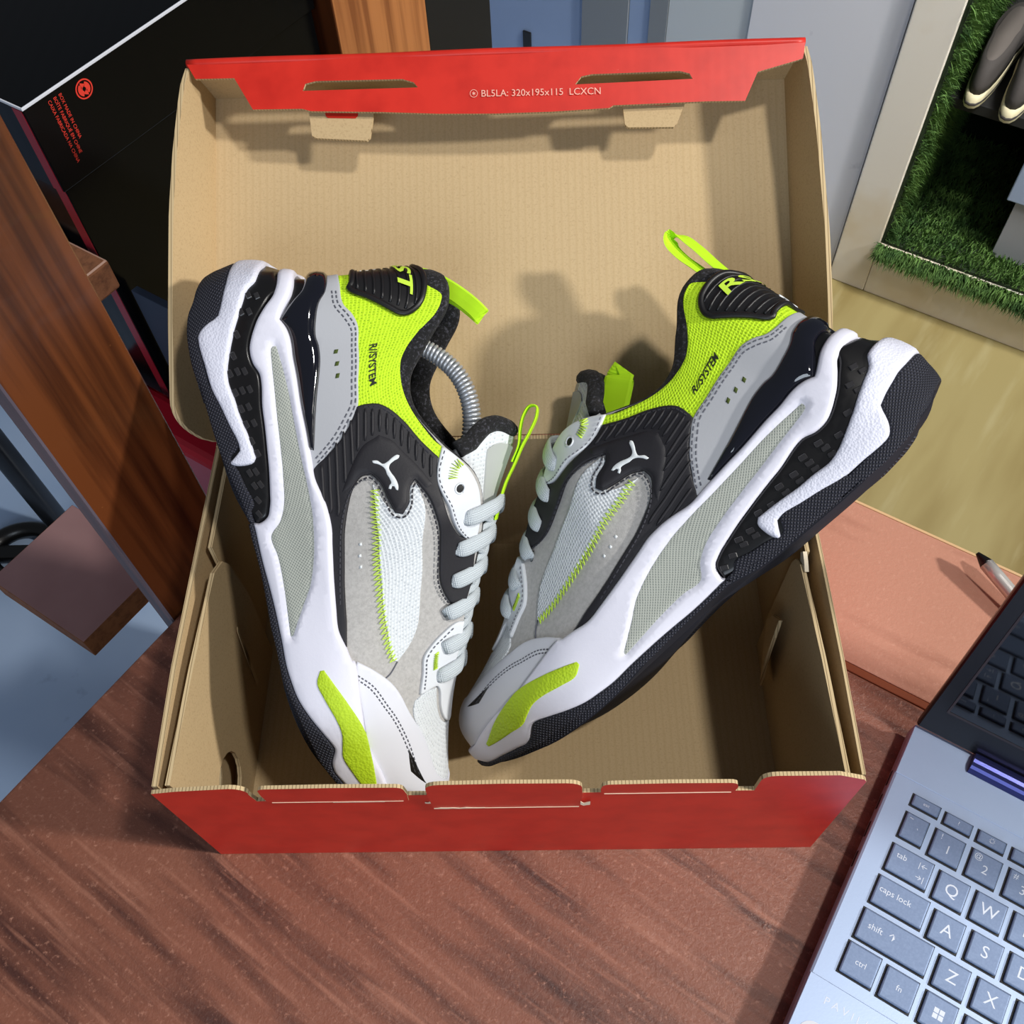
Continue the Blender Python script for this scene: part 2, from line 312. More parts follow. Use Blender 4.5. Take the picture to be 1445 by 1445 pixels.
# black shoe box on the shelf
bb = thing('black_shoe_box', 'tall glossy black carton with red printing behind the plank', 'shoe box', fr(-136.5, -200.2, -90))
def bpart(name, *a, **k):
    o = fbox(name, *a, **k); o.parent = bb; o.matrix_parent_inverse = Matrix.Translation(-bb.location); return o
bpart('body', -134.5, 108, -418, -202.2, -90, 132, 'black_gloss', bev=.6)
bpart('corner_stripe', -134.9, -134.4, -212, -203, -88, 132, 'carton_red')
bpart('lid', -136.5, 110, -420, -200.2, 132.3, 193.6, 'black_gloss', bev=.5)
bpart('corner_stripe', -136.9, -136.4, -210, -201.5, 132.4, 192, 'carton_red')
bpart('lid_edge', -137, -136, -420, -199.6, 192.6, 194.6, 'carton_white', bev=.3)
bpart('lid_edge', -137, 110, -200.6, -199.5, 192.6, 194.6, 'carton_white', bev=.3)
ux = -np.array([0, 0, 1.]); uy = E1
for i, t in enumerate(('BOX MADE IN CHINA', 'BOÎTE FABRIQUÉ EN CHINE', 'CAIXA FABRICADA NA CHINA')):
    V, F = textmesh(t, 3.25, 'LEFT'); O_ = np.array(fr(-110-i*4.2, -199.9, 189)); W = O_+V[:, :1]*ux+V[:, 1:2]*uy; o = mobj('print', W, F, 'ink_red'); o.parent = bb; o.matrix_parent_inverse = Matrix.Translation(-bb.location)
# two-arrow recycling mark
def ringpoly(r0, r1, t0, t1, n=16): return [(r1*math.cos(t), r1*math.sin(t)) for t in np.linspace(t0, t1, n)]+[(r0*math.cos(t), r0*math.sin(t)) for t in np.linspace(t1, t0, n)]
def mark(pts):
    O_ = np.array(fr(-93.5, -199.95, 182.5)); pts = [(x*.8, y*.8) for x, y in pts]; P3 = [tuple(O_+ux*x+uy*y) for x, y in pts]; V, F, mi = sheet(P3, E2, .15); o = mobj('print_mark', V, F, 'ink_red'); o.parent = bb; o.matrix_parent_inverse = Matrix.Translation(-bb.location)
mark(ringpoly(6.8, 7.9, 0, math.pi)); mark(ringpoly(6.8, 7.9, math.pi, 2*math.pi))
for k in (0, math.pi):
    pts = ringpoly(1.6, 5.6, .55, 2.7)+[]; pts = [(x*math.cos(k)-y*math.sin(k), x*math.sin(k)+y*math.cos(k)) for x, y in pts]; mark(pts)
    tri = [(5.9, 1.9), (3.2, -2.2), (.6, 2.6)]; mark([(x*math.cos(k)-y*math.sin(k), x*math.sin(k)+y*math.cos(k)) for x, y in tri])

# black stool foot on the blue floor
sf = thing('stool', 'black round stool foot on the blue floor at the left edge', 'stool', fr(-205, -700, FZ))
bm = bmesh.new(); n1, n2 = 40, 10; R0, r0 = 52, 15
V = [(  (R0+r0*math.cos(b))*math.cos(a), (R0+r0*math.cos(b))*math.sin(a)*.8, 16+r0*math.sin(b)*.9) for a in np.linspace(0, 2*math.pi, n1, endpoint=False) for b in np.linspace(0, 2*math.pi, n2, endpoint=False)]
F = [(i*n2+j, ((i+1) % n1)*n2+j, ((i+1) % n1)*n2+(j+1) % n2, i*n2+(j+1) % n2) for i in range(n1) for j in range(n2)]; mobj('foot_ring', V, F, 'bezel', sf, smooth=True); bm.free()
V, F = boxg(-14, 14, -14, 14, 10, 330, 8, 3); mobj('stem', [(x+62, y+28, z) for x, y, z in V], F, 'bezel', sf, smooth=True)
V, F = boxg(-40, 66, -12, 12, 8, 24, 5, 2); mobj('spoke', V, F, 'bezel', sf)

# things in the niche
def lowshoe(a, b, label):
    t = thing('low_shoe', label, 'shoe', frc(a, b, -363.5), group='dark shoes in the niche')
    def ring(sc, z): 
        o = []
        for k in range(28):
            th = 2*math.pi*k/28; c, s = math.cos(th), math.sin(th); x = 125-125*c; w = 25*abs(s)**.75*(1 if c < 0 else .86)*math.copysign(1, s); o.append(np.array([(x-125)*sc+125, w*sc, z]))
        return o
    def loft(name, rings, mt):
        V = []; F = []
        for r in rings:
            for q in r: V.append(E1C*q[0]+E2*q[1]+np.array([0, 0, q[2]]))
        n = 28
        for i in range(len(rings)-1):
            for j in range(n): F.append((i*n+j, i*n+(j+1) % n, (i+1)*n+(j+1) % n, (i+1)*n+j))
        F += [tuple(range(n)), tuple((len(rings)-1)*n+j for j in range(n))]; V2, F2 = fixn(V, F); mobj(name, V2, F2, mt, t, smooth=True)
    loft('sole', [ring(.97, 0), ring(1.02, 4), ring(1.03, 12), ring(1.02, 20), ring(.98, 22)], 'sole_cream'); loft('foxing_stripe', [ring(1.035, 9), ring(1.04, 10), ring(1.04, 12), ring(1.035, 13)], 'shoe_dark')
    up = []
    for f, z in ((.97, 21), (.96, 36), (.9, 52), (.8, 62)): up.append([q+np.array([0, 0, -max(0, (q[0]-130))*.18*(z-21)/40]) for q in ring(f, z)])
    loft('upper', up, 'shoe_dark'); loft('insole', [[q+np.array([-22, 0, 0]) for q in ring(.62, 60)], [q+np.array([-22, 0, 0]) for q in ring(.6, 62.6)]], 'shoe_insole')
lowshoe(984, 184, 'dark canvas low shoe nearer the grass wall in the niche'); lowshoe(976, 238, 'dark canvas low shoe with pale sole edge, further from the grass wall')
gb = thing('grey_display_box', 'grey box with a pale blue lid on the niche grass', 'box', frc(985, 300, -589))
def gpart(name, *a, **k):
    o = fbox(name, *a, fr_=frc, **k); o.parent = gb; o.matrix_parent_inverse = Matrix.Translation(-gb.location); return o
gpart('body', 985, 1120, 300, 420, -589, -480, 'grey_card', bev=1); gpart('lid', 979, 1126, 286, 426, -479.8, -400, 'blue_card', bev=2)
# ------------------------------------------------------------------ red shoe box, 320 x 195 x 115, lid folded back
bx = thing('shoe_box', 'open red cardboard shoe box with brown inside, lid folded back', 'shoe box', (160, 97, .25))
def bsheet(name, P, n, t, mats, holes=(), label=None, parent=None):
    V, F, mi = sheet(P, n, t, holes); o = mobj(name, np.array(V)-np.array([160, 97, 0]), F, mats[0], bx, mats=mats, midx=mi, label=label); return o
def arcc(x, y, r, a0, a1, n=5): return [(x+r*math.cos(math.radians(a)), y+r*math.sin(math.radians(a))) for a in np.linspace(a0, a1, n)]
RK = ['red_print', 'kraft_wall', 'kraft_edge']; KR = ['kraft_wall', 'red_print', 'kraft_edge']; KK = ['kraft_wall', 'kraft_wall', 'kraft_edge']
fw = [(0, 0), (320, 0), (319.6, 115), (318, 118), (306, 124.6), (282, 125)]+arcc(279, 119, 6, 90, 180)+[(272.5, 104.5), (196, 104.5), (122, 104), (116, 104)]+[(45, 97.5), (43.6, 108)]+arcc(37, 110, 7, 0, 90)+[(12, 114), (0, 111)]
bsheet('front_wall', [(x, 0, z) for x, z in fw], (0, 1, 0), 1.9, RK, label='red front wall with cut-outs')
def tabp(x0, x1, z0, z1, r, jag=0): return [(x0, z0), (x1, z0), (x1+.6, z0+(z1-z0)*.5)]+arcc(x1-r, z1-r, r, 0, 90)+[((x0+x1)/2, z1+.8)]+arcc(x0+r, z1-r, r, 90, 180)+[(x0-.4, z0+(z1-z0)*.5)]
bsheet('front_tab', [(x, -.5-.03*(z-97), z) for x, z in tabp(50, 115.4, 97, 119.5, 4)], (0, 1, .03), 1.7, RK)
bsheet('front_tab', [(x, -.8-.04*(z-86), z) for x, z in tabp(125.6, 194.6, 86, 126.5, 7)], (0, 1, .04), 1.7, RK)
bsheet('front_tab', [(x, -.5-.03*(z-104), z) for x, z in tabp(203.6, 263.4, 104.2, 119, 4)], (0, 1, .03), 1.7, RK)
def torn(x0, x1, z, h, y=-.95):
    xs = np.linspace(x0, x1, max(4, int((x1-x0)/2.5))); up = [(x, y, z+random.uniform(.1, h)) for x in xs]; dn = [(x, y, z-random.uniform(.1, h*.6)) for x in xs[::-1]]; bsheet('torn_edge', up+dn, (0, 1, 0), .25, ['torn_paper']*3)
torn(126, 150, 86, 1.3, -1.2); torn(150, 194, 86, .3, -1.2); torn(194.5, 199, 92, 6, -1.4); torn(52, 113, 97, .3, -.7); torn(205, 262, 104.2, .3, -.75); torn(122.5, 126.5, 93, 4, -.4); torn(80, 104, 95, .7, -.3)
hole = [(28+15*math.cos(t), 40+17*math.sin(t)) for t in np.linspace(0, 2*math.pi, 18)[:-1]]
bsheet('left_wall', [(0, y, z) for y, z in ((3.2, 0), (191.8, 0), (191.8, 114), (120, 115.5), (60, 116.5), (3.2, 112))], (1, 0, 0), 2.4, RK, holes=[[(0, y, z) for y, z in hole]])
lf = [(3.4, 3.4), (119, 3.4), (124, 30), (128.6, 58), (127.5, 96), (124, 105), (113, 112.5), (60, 114), (3.4, 112.5)]
bsheet('left_inner_flap', [(9.5+2.5*(1-z/115)-3.5*(1-y/130)*(z/115), y, z) for y, z in lf], (1, 0, 0), 2.2, KK, holes=[[(9.5+2.5*(1-z/115)-3.5*(1-y/130)*(z/115), y, z) for y, z in hole]])
bsheet('left_back_flap', [(5.5, y, z) for y, z in ((118, 3.4), (191.6, 3.4), (191.6, 112), (128, 113))], (1, 0, 0), 2.2, KK)
cut = [(88, 24), (92, 40), (101, 69), (103, 70), (97, 46), (91, 24)]; bsheet('thumb_cut', [(10+2.5*(1-z/115)-3.5*(1-y/130)*(z/115)+2.1, y, z) for y, z in cut], (1, 0, 0), .5, ['red_print', 'kraft_edge', 'kraft_edge'])
bsheet('right_wall', [(320, y, z) for y, z in ((3.2, 0), (191.8, 0), (191.8, 113), (120, 116), (60, 117), (3.2, 115))], (-1, 0, 0), 1.7, RK)
rf = [(3.4, 3.4), (117, 3.4), (119, 40), (119.5, 100), (117, 108), (111, 112.5), (60, 114.6), (3.4, 113.5)]
bsheet('right_inner_flap', [(310.5-2*(1-z/115)+3.5*(1-y/130)*(z/115), y, z) for y, z in rf], (-1, 0, 0), 2.2, KK)
bsheet('right_back_flap', [(314.5, y, z) for y, z in ((110, 3.4), (191.6, 3.4), (191.6, 111), (118, 113.5))], (-1, 0, 0), 2.2, KK)
bsheet('half_moon_tab', [(x, y, z) for x, y, z in ((306, 113, 47), (305, 106, 66), (303.5, 95, 82), (301, 89, 74), (300, 85, 50), (302, 83, 24), (304.5, 92, 24), (306, 104, 30))], (-1, 0, 0), 2., KK)
bsheet('torn_edge', [(312, 113, 108), (312, 118, 113), (312, 116, 117), (312, 111, 116), (312, 106, 114)], (-1, 0, 0), 2., ['torn_paper']*3)
bsheet('back_wall', [(x, 192, z) for x, z in ((0, 0), (320, 0), (320, 114.6), (0, 114.6))], (0, 1, 0), 2.6, ['kraft', 'red_print', 'kraft_edge'])
bsheet('floor_panel', [(x, y, 3.2) for x, y in ((2.5, 3.2), (317.5, 3.2), (317.5, 191.8), (2.5, 191.8))], (0, 0, -1), 3.1, ['kraft', 'red_print', 'kraft_edge'])
# lid
PH = .50719; ES = np.array([0, math.cos(PH), math.sin(PH)]); EH = np.array([0, -math.sin(PH), math.cos(PH)]); LO = np.array([0, 195, 115.])
def lp(x, s, h): return tuple(LO+np.array([x, 0, 0])+ES*s+EH*h)
bsheet('lid_panel', [lp(x, s, 0) for x, s in ((-.5, 0), (320.5, 0), (320.5, 196), (-.5, 196))], tuple(-EH), 2.6, ['kraft', 'red_print', 'kraft_edge'], label='brown corrugated inside of the lid')
def rim(name, xb, sg, fk, hm):
    ns, nh = 34, 8; V = []; sK, fK = zip(*fk); hs, hv = zip(*hm)
    for lay in (0, 2.4):
        for i in range(ns):
            s = 196*(i/(ns-1))**1.7; s = s if i else 0.01; ht = np.interp(s, hs, hv); f = np.interp(s, sK, fK)
            for j in range(nh): h = ht*j/(nh-1); V.append(lp(xb+sg*(f*(h/38)**1.25+lay), s, h))
    n = ns*nh; F = []; mi = []
    for i in range(ns-1):
        for j in range(nh-1):
            q = (i*nh+j, i*nh+j+1, (i+1)*nh+j+1, (i+1)*nh+j); F.append(q); mi.append(0); F.append(tuple(x+n for x in reversed(q))); mi.append(1)
    bl = [i*nh+nh-1 for i in range(ns)]
    for a, b in zip(bl[:-1], bl[1:]): F.append((a, b, b+n, a+n)); mi.append(2)
    for k in (0, (ns-1)*nh):
        for j in range(nh-1): F.append((k+j, k+j+1, k+j+1+n, k+j+n)); mi.append(2)
    me = mobj(name, np.array(V)-np.array([160, 97, 0]), F, 'kraft_wall', bx, mats=['kraft_wall', 'red_print', 'kraft_edge'], midx=mi); bm = bmesh.new(); bm.from_mesh(me.data); bmesh.ops.recalc_face_normals(bm, faces=bm.faces[:]); bm.to_mesh(me.data); bm.free(); return me
hm = [(0, 12), (1, 19), (3, 26), (6, 32), (10, 36), (15, 38), (180, 38), (190, 37), (196, 34)]
rim('lid_side', 0, -1, [(0, 9.), (60, 10.5), (117, 10), (150, 8), (196, 3.)], hm); rim('lid_side', 320, 1, [(0, 6.), (60, 8), (95, 8.), (150, 5.5), (196, 1.5)], hm)
bsheet('lid_front', [lp(x, 195.6, h) for x, h in ((-.5, .2), (320.5, .2), (321.5, 34.5), (-2.5, 34.5))], tuple(ES), 2.4, ['kraft_wall', 'red_print', 'kraft_edge'])
fh = lambda s: 36.2-(199-s)*.1
fo = [(-4, 197.8), (.7, 189.3), (21.6, 189), (31, 172.4), (57.4, 171.9), (62, 170.5), (100, 168.8), (130, 166.9), (160, 166), (190, 166), (219.6, 166.9), (222, 168.2), (271, 168.6), (290.7, 168.2), (297.4, 182.8), (321, 188.8), (322.4, 197.8)]
s1 = [(58, 181.2), (59.5, 184.8), (65, 186), (111, 185.5), (117, 183.6), (119.2, 180.9)]; s2_ = [(202, 179.6), (205.4, 183.6), (211, 184.6), (257, 184.6), (262, 183.2), (263.5, 180.4)]
bsheet('lid_flap', [lp(x, s, fh(s)) for x, s in fo], tuple(-EH), 1.6, RK, holes=[[lp(x, s, fh(s)) for x, s in q] for q in (s1, s2_)], label='red flap folded over the lid edge, with two slots')
L = np.array([lp(x, 198.2, 34.4+.4*math.sin(x*.05)) for x in np.linspace(-4, 322.4, 60)])-np.array([160, 97, 0]); V, F, uv = ribbon(L, np.tile(EH, (60, 1)), 2.2, 2.2, 10, flat=2.); mobj('lid_fold', V, F, 'red_print', bx, smooth=True)
for x0 in (0, 1):
    o = ((59.3, 178), (61, 160), (63.5, 158.6), (90.5, 156.4), (92.3, 158), (95.6, 176)) if not x0 else ((226.7, 176), (228.2, 160.4), (230, 158.8), (254, 158.2), (255.8, 160), (262.4, 176))
    bsheet('lock_tab', [lp(x, s, 29-(178-s)*.1) for x, s in o], tuple(-EH), 2., KK)
    r = ((67.7, 177), (68.8, 169.9), (70, 168.9), (84.6, 168.2), (86, 169.4), (87.2, 176.5)) if not x0 else ((237.2, 175.5), (236, 171), (237, 170), (252, 169.6), (253.2, 170.6), (254.2, 175.5))
    bsheet('lock_tab_patch', [lp(x, s, 29.4-(178-s)*.1) for x, s in r], tuple(-EH), .5, ['red_print']*3)
pt = flat_text('print', '⊛ BL5LA: 320x195x115  LCXCN', 5.0, np.array(lp(181, 175.8, 34.6))-np.array([160, 97, 0]), (1, -.012, -.006), tuple(ES-EH*.0+EH*.1), 'print_pale', bx, lift=.0)
own = {'lock_tab_patch': 'lock_tab', 'torn_edge': 'front_wall', 'thumb_cut': 'left_inner_flap', 'print': 'lid_flap', 'half_moon_tab': 'right_inner_flap', 'lid_fold': 'lid_flap'}
kids = [o for o in COL.objects if o.parent == bx]; first = {}
for o in kids: first.setdefault(o.name.split('.')[0], o)
for o in kids:
    k = own.get(o.name.split('.')[0])
    if k: o.parent = first[k]
# ------------------------------------------------------------------ shoe last
# ---- lasted shoe body: stations from the heel centre along the lateral side to the toe tip (mm)
ST=[ # outline x,y | topline x,y,z | horizontal progress at the height levels VL
((1.5,0),(32,0,120),0),((3.5,13.5),(34,8.5,122.5),0),((11,23),(39.5,14.5,127),1),((28,30.5),(51,20.5,126),2),((60,33.5),(66.5,25,111),3),
((85,34),(81,27.5,97.5),4),((108,34.5),(98,28.5,95.5),5),((130,35),(119,28,104),6),((150,36.5),(138,24,114.5),7),((172,39),(159,18,110.5),8),
((192,41.5),(180,15,98.5),9),((212,43.5),(200,13.5,87),10),((232,42),(214,12,79),11),((251,37.5),(222,10,73),12),((268,28.5),(226,8,70.5),13),
((282,19),(228,5,69),14),((290.5,9.5),(229,2.5,68.5),14),((294,0),(229,0,68),14)]
VL=[0,.1,.2,.3,.45,.6,.75,.9,1]
HT=[[0,0,.12,.38,.62,.7,.78,.9,1],[0,0,.04,.15,.38,.52,.68,.87,1],[0,-.05,-.05,0,.2,.4,.6,.85,1],[0,-.05,-.05,0,.12,.28,.5,.8,1],
[0,-.08,-.12,-.15,-.12,-.02,.2,.65,1],[0,-.1,-.2,-.3,-.35,-.33,-.1,.5,1],[0,-.15,-.3,-.4,-.45,-.42,-.15,.5,1],[0,-.1,-.2,-.26,-.25,-.12,.12,.6,1],
[0,-.03,-.06,-.03,.1,.28,.5,.8,1],[0,0,.02,.08,.25,.45,.65,.88,1],[0,0,.05,.15,.35,.55,.73,.9,1],[0,0,.06,.16,.36,.56,.74,.9,1],
[0,.01,.05,.13,.3,.53,.73,.9,1],[0,0,.02,.07,.22,.48,.7,.89,1],[0,0,.01,.04,.16,.44,.68,.88,1]]
ZB=[(0,15),(7,10),(20,6),(30,3.5),(45,1.5),(60,.5),(80,0),(110,0),(130,3.5),(145,3.5),(165,2),(185,-.8),(200,-3),(225,-3.5),(240,-2),(255,1.5),(270,5.5),(282,10),(292,16)]
def spl(t,tk,yk):
    tk=np.asarray(tk,float);yk=np.asarray(yk,float);h=np.diff(tk);d=np.diff(yk)/h
    m=np.empty_like(yk);m[0]=d[0];m[-1]=d[-1];m[1:-1]=(d[:-1]*h[1:]+d[1:]*h[:-1])/(h[1:]+h[:-1])
    t=np.clip(t,tk[0],tk[-1]);i=np.clip(np.searchsorted(tk,t,side='right')-1,0,len(h)-1);u=(t-tk[i])/h[i]
    return (2*u**3-3*u**2+1)*yk[i]+(u**3-2*u**2+u)*h[i]*m[i]+(-2*u**3+3*u**2)*yk[i+1]+(u**3-u**2)*h[i]*m[i+1]
_o=np.array([s[0] for s in ST],float);_T=np.array([s[1] for s in ST],float)
_sk=np.concatenate([[0],np.cumsum(np.linalg.norm(np.diff(_o,axis=0),axis=1))]);_sk/=_sk[-1]
_H=np.array([HT[s[2]] for s in ST],float)
def _half(s,v,med):
    o=np.stack([spl(s,_sk,_o[:,0]),spl(s,_sk,_o[:,1])],-1);T=np.stack([spl(s,_sk,_T[:,j]) for j in range(3)],-1)
    if med:
        k=.93-.09*np.exp(-((o[...,0]-115)/45)**2);o=o*np.stack([np.ones_like(k),k],-1);T=T*np.array([1,.95,1])
    zb=spl(o[...,0],[a for a,b in ZB],[b for a,b in ZB]);fh=np.interp(o[...,0],[0,20,40,240,292],[9,14,17,17,12])
    zf=zb+fh;vv=np.clip(v,0,1)
    Hs=np.stack([spl(s,_sk,_H[:,j]) for j in range(len(VL))],-1)
    # per-point cubic in v
    tk=np.asarray(VL);hh=np.diff(tk);d=np.diff(Hs,axis=-1)/hh
    m=np.empty_like(Hs);m[...,0]=d[...,0];m[...,-1]=d[...,-1];m[...,1:-1]=(d[...,:-1]*hh[1:]+d[...,1:]*hh[:-1])/(hh[1:]+hh[:-1])
    i=np.clip(np.searchsorted(tk,vv,side='right')-1,0,len(hh)-1);u=(vv-tk[i])/hh[i]
    g=lambda a,j:np.take_along_axis(a,j[...,None],-1)[...,0]
    h=(2*u**3-3*u**2+1)*g(Hs,i)+(u**3-2*u**2+u)*hh[i]*g(m,i)+(-2*u**3+3*u**2)*g(Hs,i+1)+(u**3-u**2)*hh[i]*g(m,i+1)
    x=o[...,0]+(T[...,0]-o[...,0])*h;y=o[...,1]+(T[...,1]-o[...,1])*h;z=zf+(T[...,2]-zf)*vv
    lo=np.clip(-v/.2,0,1);z=np.where(v<0,zf-(zf-zb)*lo,z);tuck=1-.06*lo**2
    y=y*np.where(v<0,tuck,1);x=np.where(v<0,150+(x-150)*(1-.012*lo**2),x)
    return np.stack([x,-y if med else y,z],-1)
def body(a,v):
    """a: 0 heel centre, 0..1 lateral, 1 toe tip, 1..2 medial (period 2); v: -.2 ground, 0 feather, 1 topline"""
    a=np.mod(np.asarray(a,float),2.);v=np.broadcast_to(np.asarray(v,float),a.shape)
    L=_half(np.minimum(a,1.),v,False);M=_half(np.minimum(2-a,1.),v,True)
    return np.where((a<=1)[...,None],L,M)
def bodyn(a,v,e=.004):
    a=np.asarray(a,float);v=np.asarray(v,float)
    pa=body(a+e,v)-body(a-e,v);v1=np.minimum(v+e*2,1.);v0=np.maximum(v-e*2,-.2);pv=body(a,v1)-body(a,v0)
    n=np.cross(pv,pa);n/=np.linalg.norm(n,axis=-1,keepdims=True)+1e-9
    return n
